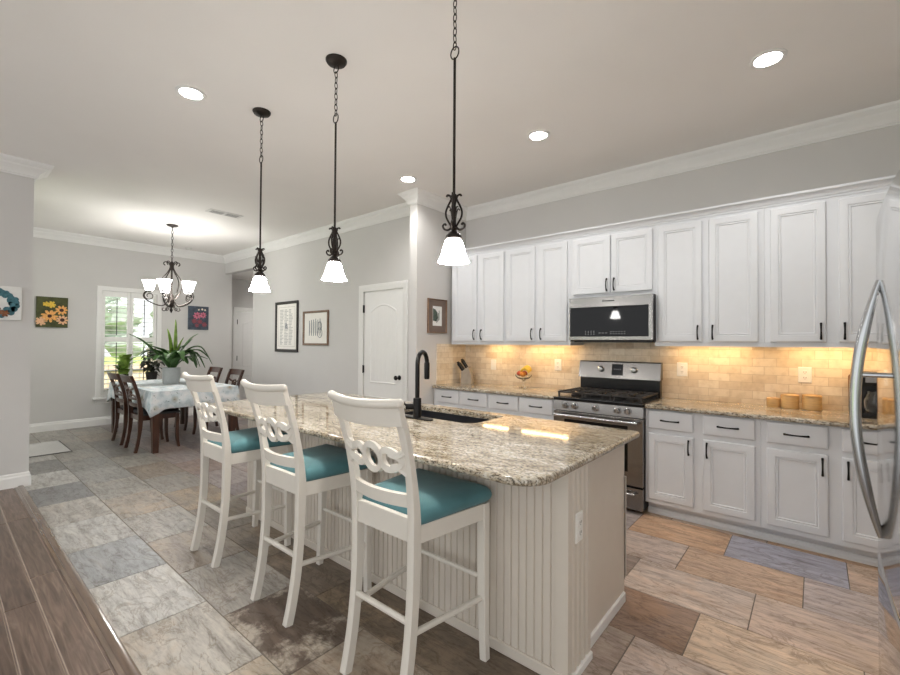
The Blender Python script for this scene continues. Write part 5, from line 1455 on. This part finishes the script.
for k in range(12):
    a = rr.uniform(0, 6.28); r = rr.uniform(0.02, 0.12); h = rr.uniform(0.32, 0.54)
    for q in range(5):
        b = 2 * PI * q / 5; mb.ball((r * math.cos(a) + 0.05 + 0.012 * math.cos(b), r * math.sin(a) + 0.02 * math.cos(b), h + 0.02 * math.sin(b)), 0.015, 8, 5)
mb.build('blossoms', 'petal_cream', g2)

# mat on the dining floor
rg_ = thing('floor_mat', 'thin pale grey mat on the tiles beyond the left wall', 'mat', (-7.475, 0.70, 0))
mb = MB(); mb.box(-0.425, 0.425, -0.42, 0.42, 0.001, 0.012, 0.003, 1); mb.build('mat_pile', 'grey_rug', rg_)
mb = MB()
for a in (-0.43, 0.425): mb.box(a, a + 0.012, -0.425, 0.425, 0.0005, 0.010)
for a in (-0.432, 0.42): mb.box(-0.43, 0.437, a, a + 0.012, 0.0005, 0.010)
mb.build('mat_edge_shade', 'rug_edge_shade', rg_, smooth=None)  # dark border paints the shadow around the mat's edge

# =================================================================== THINGS ON THE COUNTERS
ZC = 0.8912
kb = thing('knife_block', 'knife block full of black-handled knives in the left counter corner', 'knife block', (-3.205, 4.13, ZC), -1.25)
mb = MB()
pr = [(-0.055, 0.0), (0.075, 0.0), (0.075, 0.10), (0.035, 0.20), (-0.055, 0.135)]
mb.loops([[(x, a, z) for a, z in pr] for x in (-0.05, 0.05)]); mb.build('block', 'knife_wood', kb, smooth=None)
nx = Vector((0, -0.58, 0.81)).normalized()
for r in range(2):
    for q in range(4 if r == 0 else 3):
        base_ = Vector((-0.034 + 0.0225 * q + 0.011 * r, -0.036 + 0.045 * r, 0.148 + 0.034 * r)); ln = 0.105 + 0.012 * ((q + r) % 3)
        mb = MB(); mb.sweep([base_ - nx * 0.01, base_ + nx * ln * 0.5, base_ + nx * ln], [(-0.0075, -0.012), (0.0075, -0.012), (0.0075, 0.012), (-0.0075, 0.012)], up=(1, 0, 0), scale=[0.9, 1.0, 1.1]); mb.build('knife_handle', 'black_metal', kb, smooth=None)
fb = thing('fruit_stand', 'clear glass footed bowl on the left counter', 'bowl', (-2.44, 4.16, ZC))
mb = MB(); o_ = [(0.05, 0.0), (0.047, 0.006), (0.012, 0.014), (0.009, 0.04), (0.010, 0.075), (0.028, 0.088), (0.065, 0.10), (0.087, 0.122), (0.093, 0.142)]
mb.lathe(o_ + [(0.090, 0.142), (0.083, 0.124), (0.06, 0.106), (0.02, 0.096)], seg=32); mb.build('glass_bowl', 'clear_glass', fb, smooth=60)
for k, (nm, m, x, y, z, r, lb) in enumerate((('apple', 'apple', -0.042, -0.012, 0.150, 0.034, 'red apple in the glass bowl, left side'), ('apple', 'apple', -0.012, 0.042, 0.148, 0.033, 'red apple at the back of the glass bowl'), ('orange', 'orange_fruit', 0.012, -0.034, 0.146, 0.034, 'orange in the front of the glass bowl'))):
    t = thing(nm, lb, nm, (-2.44 + x, 4.16 + y, ZC + z)); mb = MB(); mb.ball((0, 0, 0), r, 18, 12, (1, 1, 0.92)); mb.build('fruit_body', m, t, smooth=80)
    mb = MB(); mb.rod((0, 0, r * 0.85), (0.004, 0, r * 0.85 + 0.014), 0.0018, 6); mb.build('stem', 'bark', t)
bn = thing('banana_bunch', 'small yellow banana bunch on the right side of the glass bowl', 'bananas', (-2.425, 4.155, ZC + 0.165))
for k in range(3):
    mb = MB(); pts = [(0.02 + 0.05 * math.cos(a), -0.03 + 0.026 * k, 0.05 * math.sin(a) - 0.008 + 0.01 * k) for a in [PI * 0.05 + PI * 0.85 * q / 10 for q in range(11)]]
    mb.tube(pts, 0.017, 8, scale=[0.35 + 0.65 * math.sin(PI * (0.08 + 0.86 * q / 10)) for q in range(11)]); mb.build('banana', 'banana', bn, smooth=60)
for k, (x, y, r, h, lb) in enumerate(((-0.245, 4.205, 0.046, 0.070, 'short round wooden jar, leftmost of the three by the outlet'), (-0.147, 4.20, 0.056, 0.105, 'middle wooden jar of the three on the right counter'), (-0.018, 4.205, 0.058, 0.112, 'widest wooden jar, nearest the refrigerator'))):
    t = thing('wooden_jar', lb, 'jar', (x, y, ZC), 0, 'wooden jars on the right counter')
    mb = MB(); mb.lathe([(r * 0.92, 0), (r, 0.006), (r, h * 0.82), (r * 0.97, h * 0.84)], seg=28); mb.build('jar_body', 'bamboo', t)
    mb = MB(); mb.lathe([(r * 1.0, h * 0.84), (r * 1.02, h * 0.87), (r * 1.0, h * 0.95), (r * 0.9, h)], seg=28); mb.build('lid', 'bamboo', t)
cm = thing('coffee_maker', 'black and steel coffee maker behind the refrigerator handle', 'coffee maker', (0.315, 4.08, ZC))
mb = MB(); mb.box(-0.085, 0.085, -0.12, 0.12, 0, 0.035, 0.008); mb.box(-0.085, 0.085, 0.02, 0.12, 0.03, 0.30, 0.008); mb.box(-0.085, 0.085, -0.11, 0.12, 0.215, 0.30, 0.012); mb.build('housing', 'black_enamel', cm)
mb = MB(); mb.lathe([(0.05, 0.036), (0.062, 0.06), (0.064, 0.11), (0.045, 0.16), (0.045, 0.175)], (0, -0.045, 0), 20); mb.build('carafe', 'clear_glass', cm, smooth=60)
mb = MB(); mb.box(-0.06, 0.06, -0.116, -0.109, 0.235, 0.28, 0.002, 1); mb.build('control_plate', 'steel_handle', cm)
cb_ = thing('cutting_board', 'brown wooden board leaning upright on the backsplash by the refrigerator', 'cutting board', (0.245, 4.255, ZC))
mb = MB(); mb.loops([rrect(-0.06, 0.06, 0, 0.275, (0.02,) * 4, z) for z in (0.0, 0.014)]); mb.xform(Matrix.Translation((0, 0.0, 0)) @ Matrix.Rotation(math.radians(81), 4, 'X')); mb.build('board', 'walnut_board', cb_)
